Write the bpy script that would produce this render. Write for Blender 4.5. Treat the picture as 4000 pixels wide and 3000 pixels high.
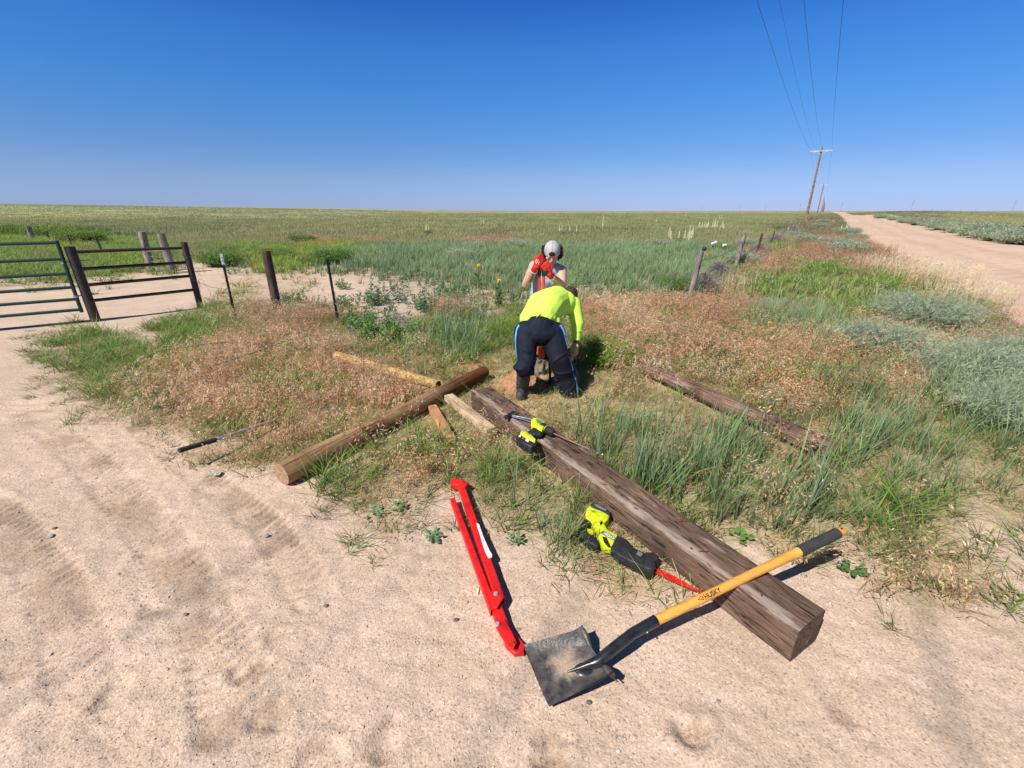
import bpy, bmesh, math, random
import numpy as np
from mathutils import Vector, Matrix
R = math.radians
for o in list(bpy.data.objects): bpy.data.objects.remove(o)
S = bpy.context.scene
COL = S.collection
random.seed(7); rng = np.random.default_rng(11)

# ------------------------------------------------------------------ camera, sky, sun
F, H = 1745.0, 1.7
PITCH = math.atan(677 / F)
cam = bpy.data.cameras.new('camera'); camo = bpy.data.objects.new('camera', cam); COL.objects.link(camo)
cam.sensor_width = 36; cam.lens = 36 * F / 4000; cam.clip_start = 0.05; cam.clip_end = 20000
camo.location = (0, 0, H); camo.rotation_euler = (math.pi / 2 - PITCH, 0, 0)
S.camera = camo
w = bpy.data.worlds.new('World'); S.world = w; w.use_nodes = True
nt = w.node_tree; bg = nt.nodes['Background']
sky = nt.nodes.new('ShaderNodeTexSky'); sky.sky_type = 'NISHITA'; sky.sun_disc = False
sky.sun_elevation = R(49); sky.sun_rotation = R(225)
sky.air_density = 1.0; sky.dust_density = 0.3; sky.ozone_density = 4.0; sky.altitude = 1500
# the photographed sky is deeper blue than the model's: tint it by height above the horizon; the unseen upper sky is darkened to cut blue fill light
geo = nt.nodes.new('ShaderNodeTexCoord'); sx = nt.nodes.new('ShaderNodeSeparateXYZ'); nt.links.new(geo.outputs['Generated'], sx.inputs[0])
m2x = nt.nodes.new('ShaderNodeMath'); m2x.operation = 'MULTIPLY'; m2x.inputs[1].default_value = 2.0; nt.links.new(sx.outputs[2], m2x.inputs[0])
rp = nt.nodes.new('ShaderNodeValToRGB'); nt.links.new(m2x.outputs[0], rp.inputs[0])
for k, (p_, c_) in enumerate([(0.0228, [0.3654, 0.4341, 0.7792]), (0.1195, [0.4328, 0.4909, 0.7117]), (0.2118, [0.3636, 0.5122, 0.7458]), (0.3824, [0.2743, 0.5971, 0.8984]), (0.5338, [0.2375, 0.5974, 1.0]), (0.6544, [0.158, 0.4827, 0.976]), (1.0, [0.16, 0.26, 0.36])]):
    e_ = rp.color_ramp.elements[k] if k < 2 else rp.color_ramp.elements.new(p_)
    e_.position = p_; e_.color = (*c_, 1)
mxs = nt.nodes.new('ShaderNodeVectorMath'); mxs.operation = 'MULTIPLY'; nt.links.new(sky.outputs[0], mxs.inputs[0]); nt.links.new(rp.outputs[0], mxs.inputs[1])
nt.links.new(mxs.outputs[0], bg.inputs[0]); bg.inputs[1].default_value = 0.1055
sd = bpy.data.lights.new('sun', 'SUN'); sd.energy = 4.9; sd.angle = R(0.5); sd.color = (1, 0.955, 0.89)
so = bpy.data.objects.new('sun', sd); COL.objects.link(so)
dv = Vector((math.sin(R(45)) * math.cos(R(49)), math.cos(R(45)) * math.cos(R(49)), -math.sin(R(49))))
so.rotation_euler = dv.to_track_quat('-Z', 'Y').to_euler(); so.location = (-5, -5, 12)
S.view_settings.view_transform = 'Standard'; S.view_settings.look = 'None'; S.view_settings.exposure = 0.45
S.view_settings.gamma = 1
try:
    S.cycles.max_bounces = 6; S.cycles.transparent_max_bounces = 4
except Exception: pass

# ------------------------------------------------------------------ measuring helpers (photo pixel -> place)
cp, sp = math.cos(PITCH), math.sin(PITCH)
def ray(x, y):
    a = (x - 2000) / F; b = -(y - 1500) / F
    return Vector((a, cp + b * sp, -sp + b * cp))
def G(x, y, z=0.0):
    r = ray(x, y); t = (z - H) / r[2]; return Vector((r[0] * t, r[1] * t, z))
def at(x, y, Y):
    r = ray(x, y); t = Y / r[1]; return Vector((r[0] * t, Y, H + r[2] * t))
def projv(X, Y, Z=0.0):
    z = Z - H; d = np.maximum(Y * cp - z * sp, 1e-3); u = Y * sp + z * cp
    return 2000 + F * X / d, 1500 - F * u / d

# ------------------------------------------------------------------ object helpers
ORG = {}
def tag(o, label=None, cat=None, group=None, kind=None):
    if label: o['label'] = label
    if cat: o['category'] = cat
    if group: o['group'] = group
    if kind: o['kind'] = kind
    return o
def thing(name, loc, label, cat, group=None):
    o = bpy.data.objects.new(name, None); COL.objects.link(o); o.location = loc; o.empty_display_size = 0.1
    ORG[o.name] = Vector(loc)
    return tag(o, label, cat, group)
class MB:
    def __init__(s): s.v = []; s.f = []
    def add(s, vs, fs):
        k = len(s.v); s.v += [Vector(v) for v in vs]; s.f += [tuple(i + k for i in f) for f in fs]; return s
    def tube(s, pts, rad, n=12, caps=True, flat=None):
        pts = [Vector(p) for p in pts]
        if not isinstance(rad, (list, tuple)): rad = [rad] * len(pts)
        vs = []; fs = []; up = None
        for i, p in enumerate(pts):
            d = (pts[min(i + 1, len(pts) - 1)] - pts[max(i - 1, 0)]).normalized()
            if up is None:
                up = Vector((0, 0, 1)) if abs(d.z) < 0.9 else Vector((1, 0, 0))
            a = d.cross(up).normalized(); b = a.cross(d).normalized(); up = b
            for k in range(n):
                t = 2 * math.pi * k / n
                vs.append(p + a * (math.cos(t) * rad[i]) + b * (math.sin(t) * rad[i] * (flat or 1)))
        for i in range(len(pts) - 1):
            for k in range(n):
                k2 = (k + 1) % n
                fs.append((i * n + k, i * n + k2, (i + 1) * n + k2, (i + 1) * n + k))
        if caps: fs.append(tuple(range(n))[::-1]); fs.append(tuple((len(pts) - 1) * n + k for k in range(n)))
        return s.add(vs, fs)
    def box(s, c, size, M=None):
        vs = []
        for x in (-.5, .5):
            for y in (-.5, .5):
                for z in (-.5, .5):
                    v = Vector((x * size[0], y * size[1], z * size[2]))
                    if M: v = M @ v
                    vs.append(v + Vector(c))
        return s.add(vs, [(0, 1, 3, 2), (4, 6, 7, 5), (0, 4, 5, 1), (2, 3, 7, 6), (0, 2, 6, 4), (1, 5, 7, 3)])
    def ell(s, c, r, M=None, n=14, m=9):
        vs = []; fs = []
        if not isinstance(r, (list, tuple)): r = (r, r, r)
        for j in range(m + 1):
            ph = math.pi * j / m
            for i in range(n):
                th = 2 * math.pi * i / n
                v = Vector((r[0] * math.sin(ph) * math.cos(th), r[1] * math.sin(ph) * math.sin(th), r[2] * math.cos(ph)))
                if M: v = M @ v
                vs.append(v + Vector(c))
        for j in range(m):
            for i in range(n):
                i2 = (i + 1) % n
                fs.append((j * n + i, (j + 1) * n + i, (j + 1) * n + i2, j * n + i2))
        return s.add(vs, fs)
    def cap(s, a, ra, b, rb, n=14):     # tapered capsule
        a = Vector(a); b = Vector(b); L = (b - a).length
        if L < 1e-6: return s.ell(a, ra)
        d = (b - a) / L; pts = []; rs = []
        for k in range(5):
            t = math.pi / 2 * k / 4.6; pts.append(a - d * (ra * math.cos(t))); rs.append(max(ra * math.sin(t), ra * .05))
        pts.append(a); rs.append(ra); pts.append(b); rs.append(rb)
        for k in range(4, -1, -1):
            t = math.pi / 2 * k / 4.6; pts.append(b + d * (rb * math.cos(t))); rs.append(max(rb * math.sin(t), rb * .05))
        return s.tube(pts, rs, n)
    def slab(s, poly, z0, z1, inset=0.0):   # plan outline given in world xy, thickness z0..z1, optional chamfer on top
        P = [Vector((p[0], p[1], 0)) for p in poly]; n = len(P)
        area = sum(P[i].x * P[(i + 1) % n].y - P[(i + 1) % n].x * P[i].y for i in range(n))
        if area < 0: P = P[::-1]
        def off(d):
            out = []
            for i in range(n):
                a, b, c = P[i - 1], P[i], P[(i + 1) % n]
                e1 = (b - a).normalized(); e2 = (c - b).normalized()
                n1 = Vector((-e1.y, e1.x, 0)); n2 = Vector((-e2.y, e2.x, 0)); m = (n1 + n2)
                if m.length < 1e-4: m = n1
                m.normalize(); k = max(m.dot(n1), .45)
                out.append(b + m * (d / k))
            return out
        rings = []
        if inset:
            rings = [(off(inset), z0), (P, z0 + inset), (P, z1 - inset), (off(inset * .4), z1 - inset * .3), (off(inset), z1)]
        else: rings = [(P, z0), (P, z1)]
        vs = []; fs = []
        for r, z in rings: vs += [Vector((p.x, p.y, z)) for p in r]
        for k in range(len(rings) - 1):
            for i in range(n):
                j = (i + 1) % n; fs.append((k * n + i, k * n + j, (k + 1) * n + j, (k + 1) * n + i))
        fs.append(tuple(range(n))[::-1]); fs.append(tuple((len(rings) - 1) * n + i for i in range(n)))
        return s.add(vs, fs)
    def build(s, name, mat, parent=None, org=None, smooth=True, ang=35):
        me = bpy.data.meshes.new(name)
        if parent is not None: org = ORG[parent.name]
        elif org is None: org = sum(s.v, Vector()) / max(1, len(s.v))
        org = Vector(org)
        me.from_pydata([v - org for v in s.v], [], s.f); me.update()
        o = bpy.data.objects.new(name, me); COL.objects.link(o)
        if parent is not None: o.parent = parent
        else: o.location = org
        ORG[o.name] = org
        if mat: me.materials.append(mat)
        if smooth:
            me.polygons.foreach_set('use_smooth', [True] * len(me.polygons))
            me.set_sharp_from_angle(angle=R(ang))
        return o
def bake(o):
    dg = bpy.context.evaluated_depsgraph_get(); dg.update()
    me = bpy.data.meshes.new_from_object(o.evaluated_get(dg)); o.modifiers.clear()
    o.data = me; return o
def blob(mb, name, mat, parent, vox=.008, sm=6, wr=0.0, wscale=.06):
    o = mb.build(name, mat, parent, smooth=False)
    m = o.modifiers.new('r', 'REMESH'); m.mode = 'VOXEL'; m.voxel_size = vox; m.use_smooth_shade = True
    m = o.modifiers.new('s', 'SMOOTH'); m.factor = .5; m.iterations = sm
    if wr:
        t = bpy.data.textures.new(name, 'CLOUDS'); t.noise_scale = wscale; t.noise_depth = 2
        m = o.modifiers.new('d', 'DISPLACE'); m.texture = t; m.strength = wr; m.mid_level = .5; m.texture_coords = 'LOCAL'
    bake(o)
    if not o.data.materials: o.data.materials.append(mat)
    return o
def text(word, name, mat, parent, origin, xdir, ydir, size, depth=.0006):
    cu = bpy.data.curves.new(name, 'FONT'); cu.body = word; cu.size = size; cu.extrude = depth; cu.offset = size * .018
    t = bpy.data.objects.new('t', cu); COL.objects.link(t)
    dg = bpy.context.evaluated_depsgraph_get(); dg.update()
    me = bpy.data.meshes.new_from_object(t.evaluated_get(dg)); bpy.data.objects.remove(t)
    x = Vector(xdir).normalized(); z = x.cross(Vector(ydir)).normalized(); y = z.cross(x)
    M = Matrix((x, y, z)).transposed().to_4x4(); M.translation = Vector(origin) - ORG[parent.name]
    me.transform(M); o = bpy.data.objects.new(name, me); COL.objects.link(o); o.parent = parent; me.materials.clear(); me.materials.append(mat)
    ORG[o.name] = ORG[parent.name]
    return o

# ------------------------------------------------------------------ materials
def rgb(c): return (*c, 1)
def mat(name, c, rough=.6, metal=0, var=.12, scale=30, bump=.15, bscale=None, c2=None, spec=.4, stretch=None, coat=0, trans=0):
    m = bpy.data.materials.new(name); m.use_nodes = True; n = m.node_tree.nodes; l = m.node_tree.links
    b = n['Principled BSDF']; b.inputs['Roughness'].default_value = rough; b.inputs['Metallic'].default_value = metal
    b.inputs['Specular IOR Level'].default_value = spec; b.inputs['Coat Weight'].default_value = coat
    tc = n.new('ShaderNodeTexCoord'); mp = n.new('ShaderNodeMapping'); l.new(tc.outputs['Object'], mp.inputs[0])
    if stretch: mp.inputs['Scale'].default_value = stretch
    nz = n.new('ShaderNodeTexNoise'); nz.inputs['Scale'].default_value = scale; nz.inputs['Detail'].default_value = 6
    nz.inputs['Roughness'].default_value = .65
    l.new(mp.outputs[0], nz.inputs['Vector'])
    cr = n.new('ShaderNodeValToRGB'); l.new(nz.outputs['Fac'], cr.inputs[0])
    a = [max(0, x * (1 - var * 2)) for x in c]; d = c2 or [min(1, x * (1 + var * 2)) for x in c]
    cr.color_ramp.elements[0].position = .3; cr.color_ramp.elements[0].color = rgb(a)
    cr.color_ramp.elements[1].position = .7; cr.color_ramp.elements[1].color = rgb(d)
    l.new(cr.outputs[0], b.inputs['Base Color'])
    if bump:
        bp = n.new('ShaderNodeBump'); bp.inputs['Strength'].default_value = bump; bp.inputs['Distance'].default_value = .01
        n2 = n.new('ShaderNodeTexNoise'); n2.inputs['Scale'].default_value = bscale or scale * 3; n2.inputs['Detail'].default_value = 5
        l.new(mp.outputs[0], n2.inputs['Vector']); l.new(n2.outputs['Fac'], bp.inputs['Height']); l.new(bp.outputs[0], b.inputs['Normal'])
    return m
def wood(name, cols, axis_scale=(1.2, 26, 26), crack=.8, rough=.85, knots=True, pale=None):
    """weathered timber: grain stretched along local X of the object"""
    m = bpy.data.materials.new(name); m.use_nodes = True; n = m.node_tree.nodes; l = m.node_tree.links
    b = n['Principled BSDF']; b.inputs['Roughness'].default_value = rough; b.inputs['Specular IOR Level'].default_value = .25
    tc = n.new('ShaderNodeTexCoord'); mp = n.new('ShaderNodeMapping'); l.new(tc.outputs['Object'], mp.inputs[0])
    mp.inputs['Scale'].default_value = axis_scale
    g = n.new('ShaderNodeTexNoise'); g.inputs['Scale'].default_value = 2.2; g.inputs['Detail'].default_value = 9; g.inputs['Roughness'].default_value = .72
    g.inputs['Distortion'].default_value = .5
    l.new(mp.outputs[0], g.inputs['Vector'])
    cr = n.new('ShaderNodeValToRGB'); l.new(g.outputs['Fac'], cr.inputs[0])
    e = cr.color_ramp.elements; e[0].position = .28; e[0].color = rgb(cols[0]); e[1].position = .72; e[1].color = rgb(cols[2])
    x = e.new(.5); x.color = rgb(cols[1])
    big = n.new('ShaderNodeTexNoise'); big.inputs['Scale'].default_value = 3.0; big.inputs['Detail'].default_value = 4
    l.new(tc.outputs['Object'], big.inputs['Vector'])
    mr = n.new('ShaderNodeMapRange'); mr.inputs[1].default_value = .35; mr.inputs[2].default_value = .65
    mr.inputs[3].default_value = .62; mr.inputs[4].default_value = 1.25; l.new(big.outputs['Fac'], mr.inputs[0])
    mu = n.new('ShaderNodeVectorMath'); mu.operation = 'SCALE'; l.new(cr.outputs[0], mu.inputs[0]); l.new(mr.outputs[0], mu.inputs['Scale'])
    # cracks along the grain
    mp2 = n.new('ShaderNodeMapping'); mp2.inputs['Scale'].default_value = (axis_scale[0] * .8, axis_scale[1] * 1.3, axis_scale[2] * 1.3)
    l.new(tc.outputs['Object'], mp2.inputs[0])
    v = n.new('ShaderNodeTexNoise'); v.inputs['Scale'].default_value = 2.6; v.inputs['Detail'].default_value = 7; v.inputs['Distortion'].default_value = .8
    l.new(mp2.outputs[0], v.inputs['Vector'])
    c2 = n.new('ShaderNodeValToRGB'); l.new(v.outputs['Fac'], c2.inputs[0])
    e = c2.color_ramp.elements; e[0].position = .36; e[0].color = (1 - crack, 1 - crack, 1 - crack, 1); e[1].position = .44; e[1].color = (1, 1, 1, 1)
    m2 = n.new('ShaderNodeVectorMath'); m2.operation = 'MULTIPLY'; l.new(mu.outputs[0], m2.inputs[0]); l.new(c2.outputs[0], m2.inputs[1])
    out = m2.outputs[0]
    if pale:      # worn pale patches
        p = n.new('ShaderNodeTexNoise'); p.inputs['Scale'].default_value = pale[1]; p.inputs['Detail'].default_value = 5
        mp3 = n.new('ShaderNodeMapping'); mp3.inputs['Scale'].default_value = pale[2]; l.new(tc.outputs['Object'], mp3.inputs[0]); l.new(mp3.outputs[0], p.inputs['Vector'])
        r3 = n.new('ShaderNodeValToRGB'); r3.color_ramp.elements[0].position = pale[3]; r3.color_ramp.elements[1].position = pale[3] + .12
        l.new(p.outputs['Fac'], r3.inputs[0])
        mx = n.new('ShaderNodeMix'); mx.data_type = 'RGBA'; l.new(r3.outputs[0], mx.inputs[0]); l.new(out, mx.inputs[6]); mx.inputs[7].default_value = rgb(pale[0])
        out = mx.outputs[2]
    l.new(out, b.inputs['Base Color'])
    ad = n.new('ShaderNodeMath'); ad.operation = 'MULTIPLY_ADD'; l.new(c2.outputs[0], ad.inputs[0]); ad.inputs[1].default_value = .8; l.new(g.outputs['Fac'], ad.inputs[2])
    bp = n.new('ShaderNodeBump'); bp.inputs['Strength'].default_value = .8; bp.inputs['Distance'].default_value = .008
    l.new(ad.outputs[0], bp.inputs['Height']); l.new(bp.outputs[0], b.inputs['Normal'])
    return m
def vcol(name, rough=.7, tl=.3, spec=.3):
    m = bpy.data.materials.new(name); m.use_nodes = True; n = m.node_tree.nodes; l = m.node_tree.links
    b = n['Principled BSDF']; b.inputs['Roughness'].default_value = rough; b.inputs['Specular IOR Level'].default_value = spec
    a = n.new('ShaderNodeAttribute'); a.attribute_name = 'Col'; l.new(a.outputs['Color'], b.inputs['Base Color'])
    if tl:
        t = n.new('ShaderNodeBsdfTranslucent'); l.new(a.outputs['Color'], t.inputs[0])
        mx = n.new('ShaderNodeMixShader'); mx.inputs[0].default_value = tl
        l.new(b.outputs[0], mx.inputs[1]); l.new(t.outputs[0], mx.inputs[2]); l.new(mx.outputs[0], n['Material Output'].inputs[0])
    return m
M = {}
M['leaf'] = vcol('leaf', .65, .44, .25); M['stone'] = vcol('stone', .85, 0, .2)
M['black'] = mat('black_rubber', (.022, .022, .024), .55, var=.2, bump=.1)
M['grip'] = mat('dark_grey_foam', (.035, .035, .037), .85, var=.15, bump=.25, bscale=300)
M['blacksteel'] = mat('black_painted_steel', (.016, .018, .022), .28, var=.3, bump=.05, spec=.6)
M['steel'] = mat('bright_steel', (.55, .55, .56), .28, 1, bump=.03)
M['dullsteel'] = mat('dull_steel', (.46, .46, .46), .55, .5, bump=.1)
M['red'] = mat('red_powder_coat', (.60, .014, .012), .42, var=.16, scale=22, bump=.12, spec=.45)
M['redgrip'] = mat('red_handle_paint', (.60, .045, .025), .4, var=.1, bump=.05)
M['orange'] = mat('orange_plastic', (.75, .12, .02), .4, bump=.02)
M['lime'] = mat('lime_plastic', (.60, .72, .02), .4, var=.04, bump=.03)
M['greyp'] = mat('grey_plastic', (.16, .17, .18), .5, bump=.05)
M['white'] = mat('white_paper', (.72, .72, .70), .7, var=.05, bump=.1)
M['ink'] = mat('black_ink', (.02, .018, .015), .6, bump=0)
M['inkwhite'] = mat('white_ink', (.8, .8, .8), .6, bump=0)
M['greenpipe'] = mat('green_gate_paint', (.012, .045, .035), .4, var=.15, bump=.05)
M['brownpipe'] = mat('brown_pipe_paint', (.045, .030, .026), .6, var=.25, scale=18, bump=.2)
M['tpost'] = mat('dark_green_steel', (.010, .022, .018), .5, bump=.1)
M['wire'] = mat('fence_wire', (.10, .085, .075), .5, .5, bump=0)
M['galv'] = mat('galvanised_wire', (.42, .42, .42), .4, .8, bump=0)
M['cable'] = mat('overhead_cable', (.035, .035, .04), .6, bump=0)
M['skin'] = mat('light_skin', (.58, .33, .24), .5, var=.05, scale=8, bump=.04)
M['skindark'] = mat('tanned_skin', (.25, .115, .065), .5, var=.08, scale=8, bump=.04)
M['hair'] = mat('dark_brown_hair', (.028, .014, .009), .6, var=.4, scale=60, bump=.5)
M['stubble'] = mat('cropped_hair', (.035, .020, .014), .75, var=.4, scale=80, bump=.3)
M['hivis'] = mat('high_visibility_shirt', (.60, .92, .10), .85, var=.02, scale=6, bump=.7, bscale=7, stretch=(1.4, .6, .8))
M['navy'] = mat('navy_track_trousers', (.008, .011, .020), .75, var=.2, scale=5, bump=.15, bscale=60, spec=.2)
M['stripe'] = mat('bright_blue_stripe', (.05, .26, .62), .6, bump=.1)
M['stripew'] = mat('pale_blue_stripe', (.35, .55, .75), .6, bump=.1)
M['boot'] = mat('black_rubber_boot', (.045, .045, .043), .6, var=.3, scale=25, bump=.3)
M['tee'] = mat('pale_blue_grey_shirt', (.34, .40, .47), .85, var=.05, scale=8, bump=.15, bscale=30)
M['jean'] = mat('dark_jeans', (.03, .035, .05), .8, bump=.3)
M['glove'] = mat('red_knit_glove', (.62, .02, .02), .8, var=.1, bump=.3, bscale=200)
M['tanglove'] = mat('tan_leather_glove', (.55, .38, .16), .7, var=.12, bump=.3)
M['cap'] = mat('light_grey_cap', (.43, .415, .41), .85, var=.05, bump=.15, bscale=90)
M['strap'] = mat('orange_cap_strap', (.70, .30, .03), .7, bump=.05)
M['tattoo'] = mat('dark_tattoo_ink', (.10, .07, .075), .55, bump=0)
M['rag'] = mat('orange_ribbon', (.75, .12, .03), .7, bump=.1)
M['cream'] = mat('cream_petal', (.62, .60, .36), .6, bump=0)
M['petal'] = mat('white_petal', (.85, .85, .80), .6, bump=0)
M['yellow'] = mat('yellow_petal', (.85, .50, .02), .6, bump=0)
M['browncentre'] = mat('brown_flower_centre', (.12, .05, .01), .7, bump=.2)
M['tie'] = wood('weathered_creosoted_timber', ((.066, .038, .026), (.142, .086, .058), (.235, .162, .122)), (3.2, 20, 20), .8,
                pale=((.34, .26, .21), 2.2, (1.6, 9, 5), .63))
def edgewear(m):
    n = m.node_tree.nodes; l = m.node_tree.links; b = n['Principled BSDF']; src = b.inputs['Base Color'].links[0].from_socket
    tc = n.new('ShaderNodeTexCoord'); sx_ = n.new('ShaderNodeSeparateXYZ'); l.new(tc.outputs['Object'], sx_.inputs[0])
    mp = n.new('ShaderNodeMapping'); mp.inputs['Scale'].default_value = (2.5, 20, 20); l.new(tc.outputs['Object'], mp.inputs[0])
    nz = n.new('ShaderNodeTexNoise'); nz.inputs['Scale'].default_value = 1.6; nz.inputs['Detail'].default_value = 8; nz.inputs['Roughness'].default_value = .7; l.new(mp.outputs[0], nz.inputs['Vector'])
    # distance from the left top edge (object y = -0.1, z = 0.09)
    dy = n.new('ShaderNodeMath'); dy.operation = 'ADD'; l.new(sx_.outputs[1], dy.inputs[0]); dy.inputs[1].default_value = .085
    ab = n.new('ShaderNodeMath'); ab.operation = 'ABSOLUTE'; l.new(dy.outputs[0], ab.inputs[0])
    dz = n.new('ShaderNodeMath'); dz.operation = 'SUBTRACT'; dz.inputs[0].default_value = .09; l.new(sx_.outputs[2], dz.inputs[1])
    sm_ = n.new('ShaderNodeMath'); sm_.operation = 'ADD'; l.new(ab.outputs[0], sm_.inputs[0]); l.new(dz.outputs[0], sm_.inputs[1])
    ad = n.new('ShaderNodeMath'); ad.operation = 'MULTIPLY_ADD'; l.new(nz.outputs['Fac'], ad.inputs[0]); ad.inputs[1].default_value = -.23; l.new(sm_.outputs[0], ad.inputs[2])
    mr = n.new('ShaderNodeMapRange'); mr.inputs[1].default_value = -.080; mr.inputs[2].default_value = -.105; mr.inputs[3].default_value = 0; mr.inputs[4].default_value = .5; l.new(ad.outputs[0], mr.inputs[0])
    mx = n.new('ShaderNodeMix'); mx.data_type = 'RGBA'; l.new(mr.outputs[0], mx.inputs[0]); l.new(src, mx.inputs[6]); mx.inputs[7].default_value = (.44, .36, .31, 1)
    l.new(mx.outputs[2], b.inputs['Base Color'])
edgewear(M['tie'])
def rot(m):
    n = m.node_tree.nodes; l = m.node_tree.links; b = n['Principled BSDF']; src = b.inputs['Base Color'].links[0].from_socket
    tc = n.new('ShaderNodeTexCoord'); mp = n.new('ShaderNodeMapping'); mp.inputs['Scale'].default_value = (5, 13, 13); l.new(tc.outputs['Object'], mp.inputs[0])
    v = n.new('ShaderNodeTexNoise'); v.inputs['Scale'].default_value = 1.5; v.inputs['Detail'].default_value = 5; v.inputs['Roughness'].default_value = .75; l.new(mp.outputs[0], v.inputs['Vector'])
    cr = n.new('ShaderNodeValToRGB'); e = cr.color_ramp.elements; e[0].position = .265; e[0].color = (.14, .11, .09, 1); e[1].position = .33; e[1].color = (1, 1, 1, 1); l.new(v.outputs['Fac'], cr.inputs[0])
    mu = n.new('ShaderNodeVectorMath'); mu.operation = 'MULTIPLY'; l.new(src, mu.inputs[0]); l.new(cr.outputs[0], mu.inputs[1]); l.new(mu.outputs[0], b.inputs['Base Color'])
rot(M['tie'])
M['log'] = wood('brown_treated_log', ((.17, .09, .042), (.29, .17, .085), (.38, .245, .13)), (1.2, 20, 20), .45)
M['logwet'] = wood('damp_dark_log', ((.07, .028, .010), (.17, .075, .028), (.33, .17, .08)), (2, 16, 16), .6)
M['logend'] = mat('sawn_log_end', (.33, .215, .125), .9, var=.18, scale=40, bump=.4)
M['yellowlog'] = wood('yellow_treated_log', ((.38, .22, .07), (.52, .33, .12), (.60, .42, .2)), (1.5, 18, 18), .3)
M['creo'] = wood('creosote_post', ((.07, .038, .026), (.17, .10, .07), (.30, .215, .165)), (1.2, 26, 26), .7,
                 pale=((.36, .30, .26), 3, (.7, 6, 6), .60))
rot(M['creo'])
M['fir'] = wood('orange_sawn_lumber', ((.42, .19, .085), (.54, .27, .13), (.60, .34, .18)), (1.5, 14, 14), .15)
M['pale'] = wood('pale_sawn_lumber', ((.42, .28, .16), (.58, .42, .27), (.68, .54, .38)), (1.3, 22, 22), .4)
M['greypost'] = wood('grey_fence_wood', ((.10, .085, .07), (.24, .205, .175), (.42, .37, .32)), (1.2, 26, 26), .65)
M['darkpost'] = wood('dark_brown_post', ((.05, .032, .026), (.10, .065, .05), (.17, .125, .10)), (1.2, 26, 26), .6)
M['pole'] = wood('utility_pole_wood', ((.16, .085, .045), (.27, .155, .085), (.37, .24, .15)), (.2, 8, 8), .5)
M['arm'] = wood('grey_crossarm_wood', ((.44, .36, .31), (.56, .47, .42), (.62, .55, .5)), (.6, 8, 8), .3)
M['ash'] = wood('yellow_varnished_handle', ((.62, .27, .045), (.74, .36, .065), (.80, .43, .10)), (1.4, 30, 30), .05, rough=.4)
M['dirt'] = mat('dug_red_soil', (.34, .185, .10), .95, var=.2, scale=25, bump=.9, bscale=60, spec=.1)
M['blade'] = mat('dusty_black_blade', (.025, .028, .034), .5, var=.2, scale=26, bump=.3, c2=(.12, .105, .095))
def sandy(m):      # sand caked on the middle of the blade, thinning to scratched paint at the rim
    n = m.node_tree.nodes; l = m.node_tree.links; b = n['Principled BSDF']; src = b.inputs['Base Color'].links[0].from_socket
    tc = n.new('ShaderNodeTexCoord'); le = n.new('ShaderNodeVectorMath'); le.operation = 'LENGTH'; mp = n.new('ShaderNodeMapping'); mp.inputs['Scale'].default_value = (1, 1, 0); l.new(tc.outputs['Object'], mp.inputs[0]); l.new(mp.outputs[0], le.inputs[0])
    nz = n.new('ShaderNodeTexNoise'); nz.inputs['Scale'].default_value = 16; nz.inputs['Detail'].default_value = 8; nz.inputs['Roughness'].default_value = .7; l.new(tc.outputs['Object'], nz.inputs['Vector'])
    ad = n.new('ShaderNodeMath'); ad.operation = 'MULTIPLY_ADD'; l.new(nz.outputs['Fac'], ad.inputs[0]); ad.inputs[1].default_value = -.14; l.new(le.outputs['Value'], ad.inputs[2])
    mr = n.new('ShaderNodeMapRange'); mr.inputs[1].default_value = .004; mr.inputs[2].default_value = -.05; l.new(ad.outputs[0], mr.inputs[0])
    fine = n.new('ShaderNodeTexNoise'); fine.inputs['Scale'].default_value = 220; fine.inputs['Detail'].default_value = 4; l.new(tc.outputs['Object'], fine.inputs['Vector'])
    cr = n.new('ShaderNodeValToRGB'); e = cr.color_ramp.elements; e[0].position = .3; e[0].color = (.26, .19, .13, 1); e[1].position = .7; e[1].color = (.46, .35, .26, 1); l.new(fine.outputs['Fac'], cr.inputs[0])
    mx = n.new('ShaderNodeMix'); mx.data_type = 'RGBA'; l.new(mr.outputs[0], mx.inputs[0]); l.new(src, mx.inputs[6]); l.new(cr.outputs[0], mx.inputs[7]); l.new(mx.outputs[2], b.inputs['Base Color'])
    r2 = n.new('ShaderNodeMapRange'); r2.inputs[3].default_value = .42; r2.inputs[4].default_value = .95; l.new(mr.outputs[0], r2.inputs[0]); l.new(r2.outputs[0], b.inputs['Roughness'])
sandy(M['blade'])
M['sandcake'] = mat('sand_on_blade', (.33, .245, .17), .95, var=.1, scale=30, bump=.6, bscale=200, spec=.1)
M['plastic'] = mat('clear_plastic_wrap', (.40, .36, .32), .35, var=.1, bump=.4, spec=.6)
M['tower'] = mat('grey_steel_tower', (.20, .22, .26), .7, bump=0)

# ------------------------------------------------------------------ noise and the plant map
def vnoise(x, y, seed=0):
    x = np.asarray(x, float); y = np.asarray(y, float)
    xi = np.floor(x).astype(np.int64); yi = np.floor(y).astype(np.int64); fx = x - xi; fy = y - yi
    fx = fx * fx * (3 - 2 * fx); fy = fy * fy * (3 - 2 * fy)
    def h(a, b):
        n = (a * 374761393 + b * 668265263 + seed * 1442695041) & 0xffffffff
        n = ((n ^ (n >> 13)) * 1274126177) & 0xffffffff
        return ((n ^ (n >> 16)) & 0xffff) / 65535.0
    return (h(xi, yi) * (1 - fx) + h(xi + 1, yi) * fx) * (1 - fy) + (h(xi, yi + 1) * (1 - fx) + h(xi + 1, yi + 1) * fx) * fy
def fbm(x, y, o=4, seed=0):
    a = 0; k = .5; t = 0
    for i in range(o): a = a + k * vnoise(x * 2 ** i, y * 2 ** i, seed + i); t += k; k *= .5
    return a / t
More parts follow.
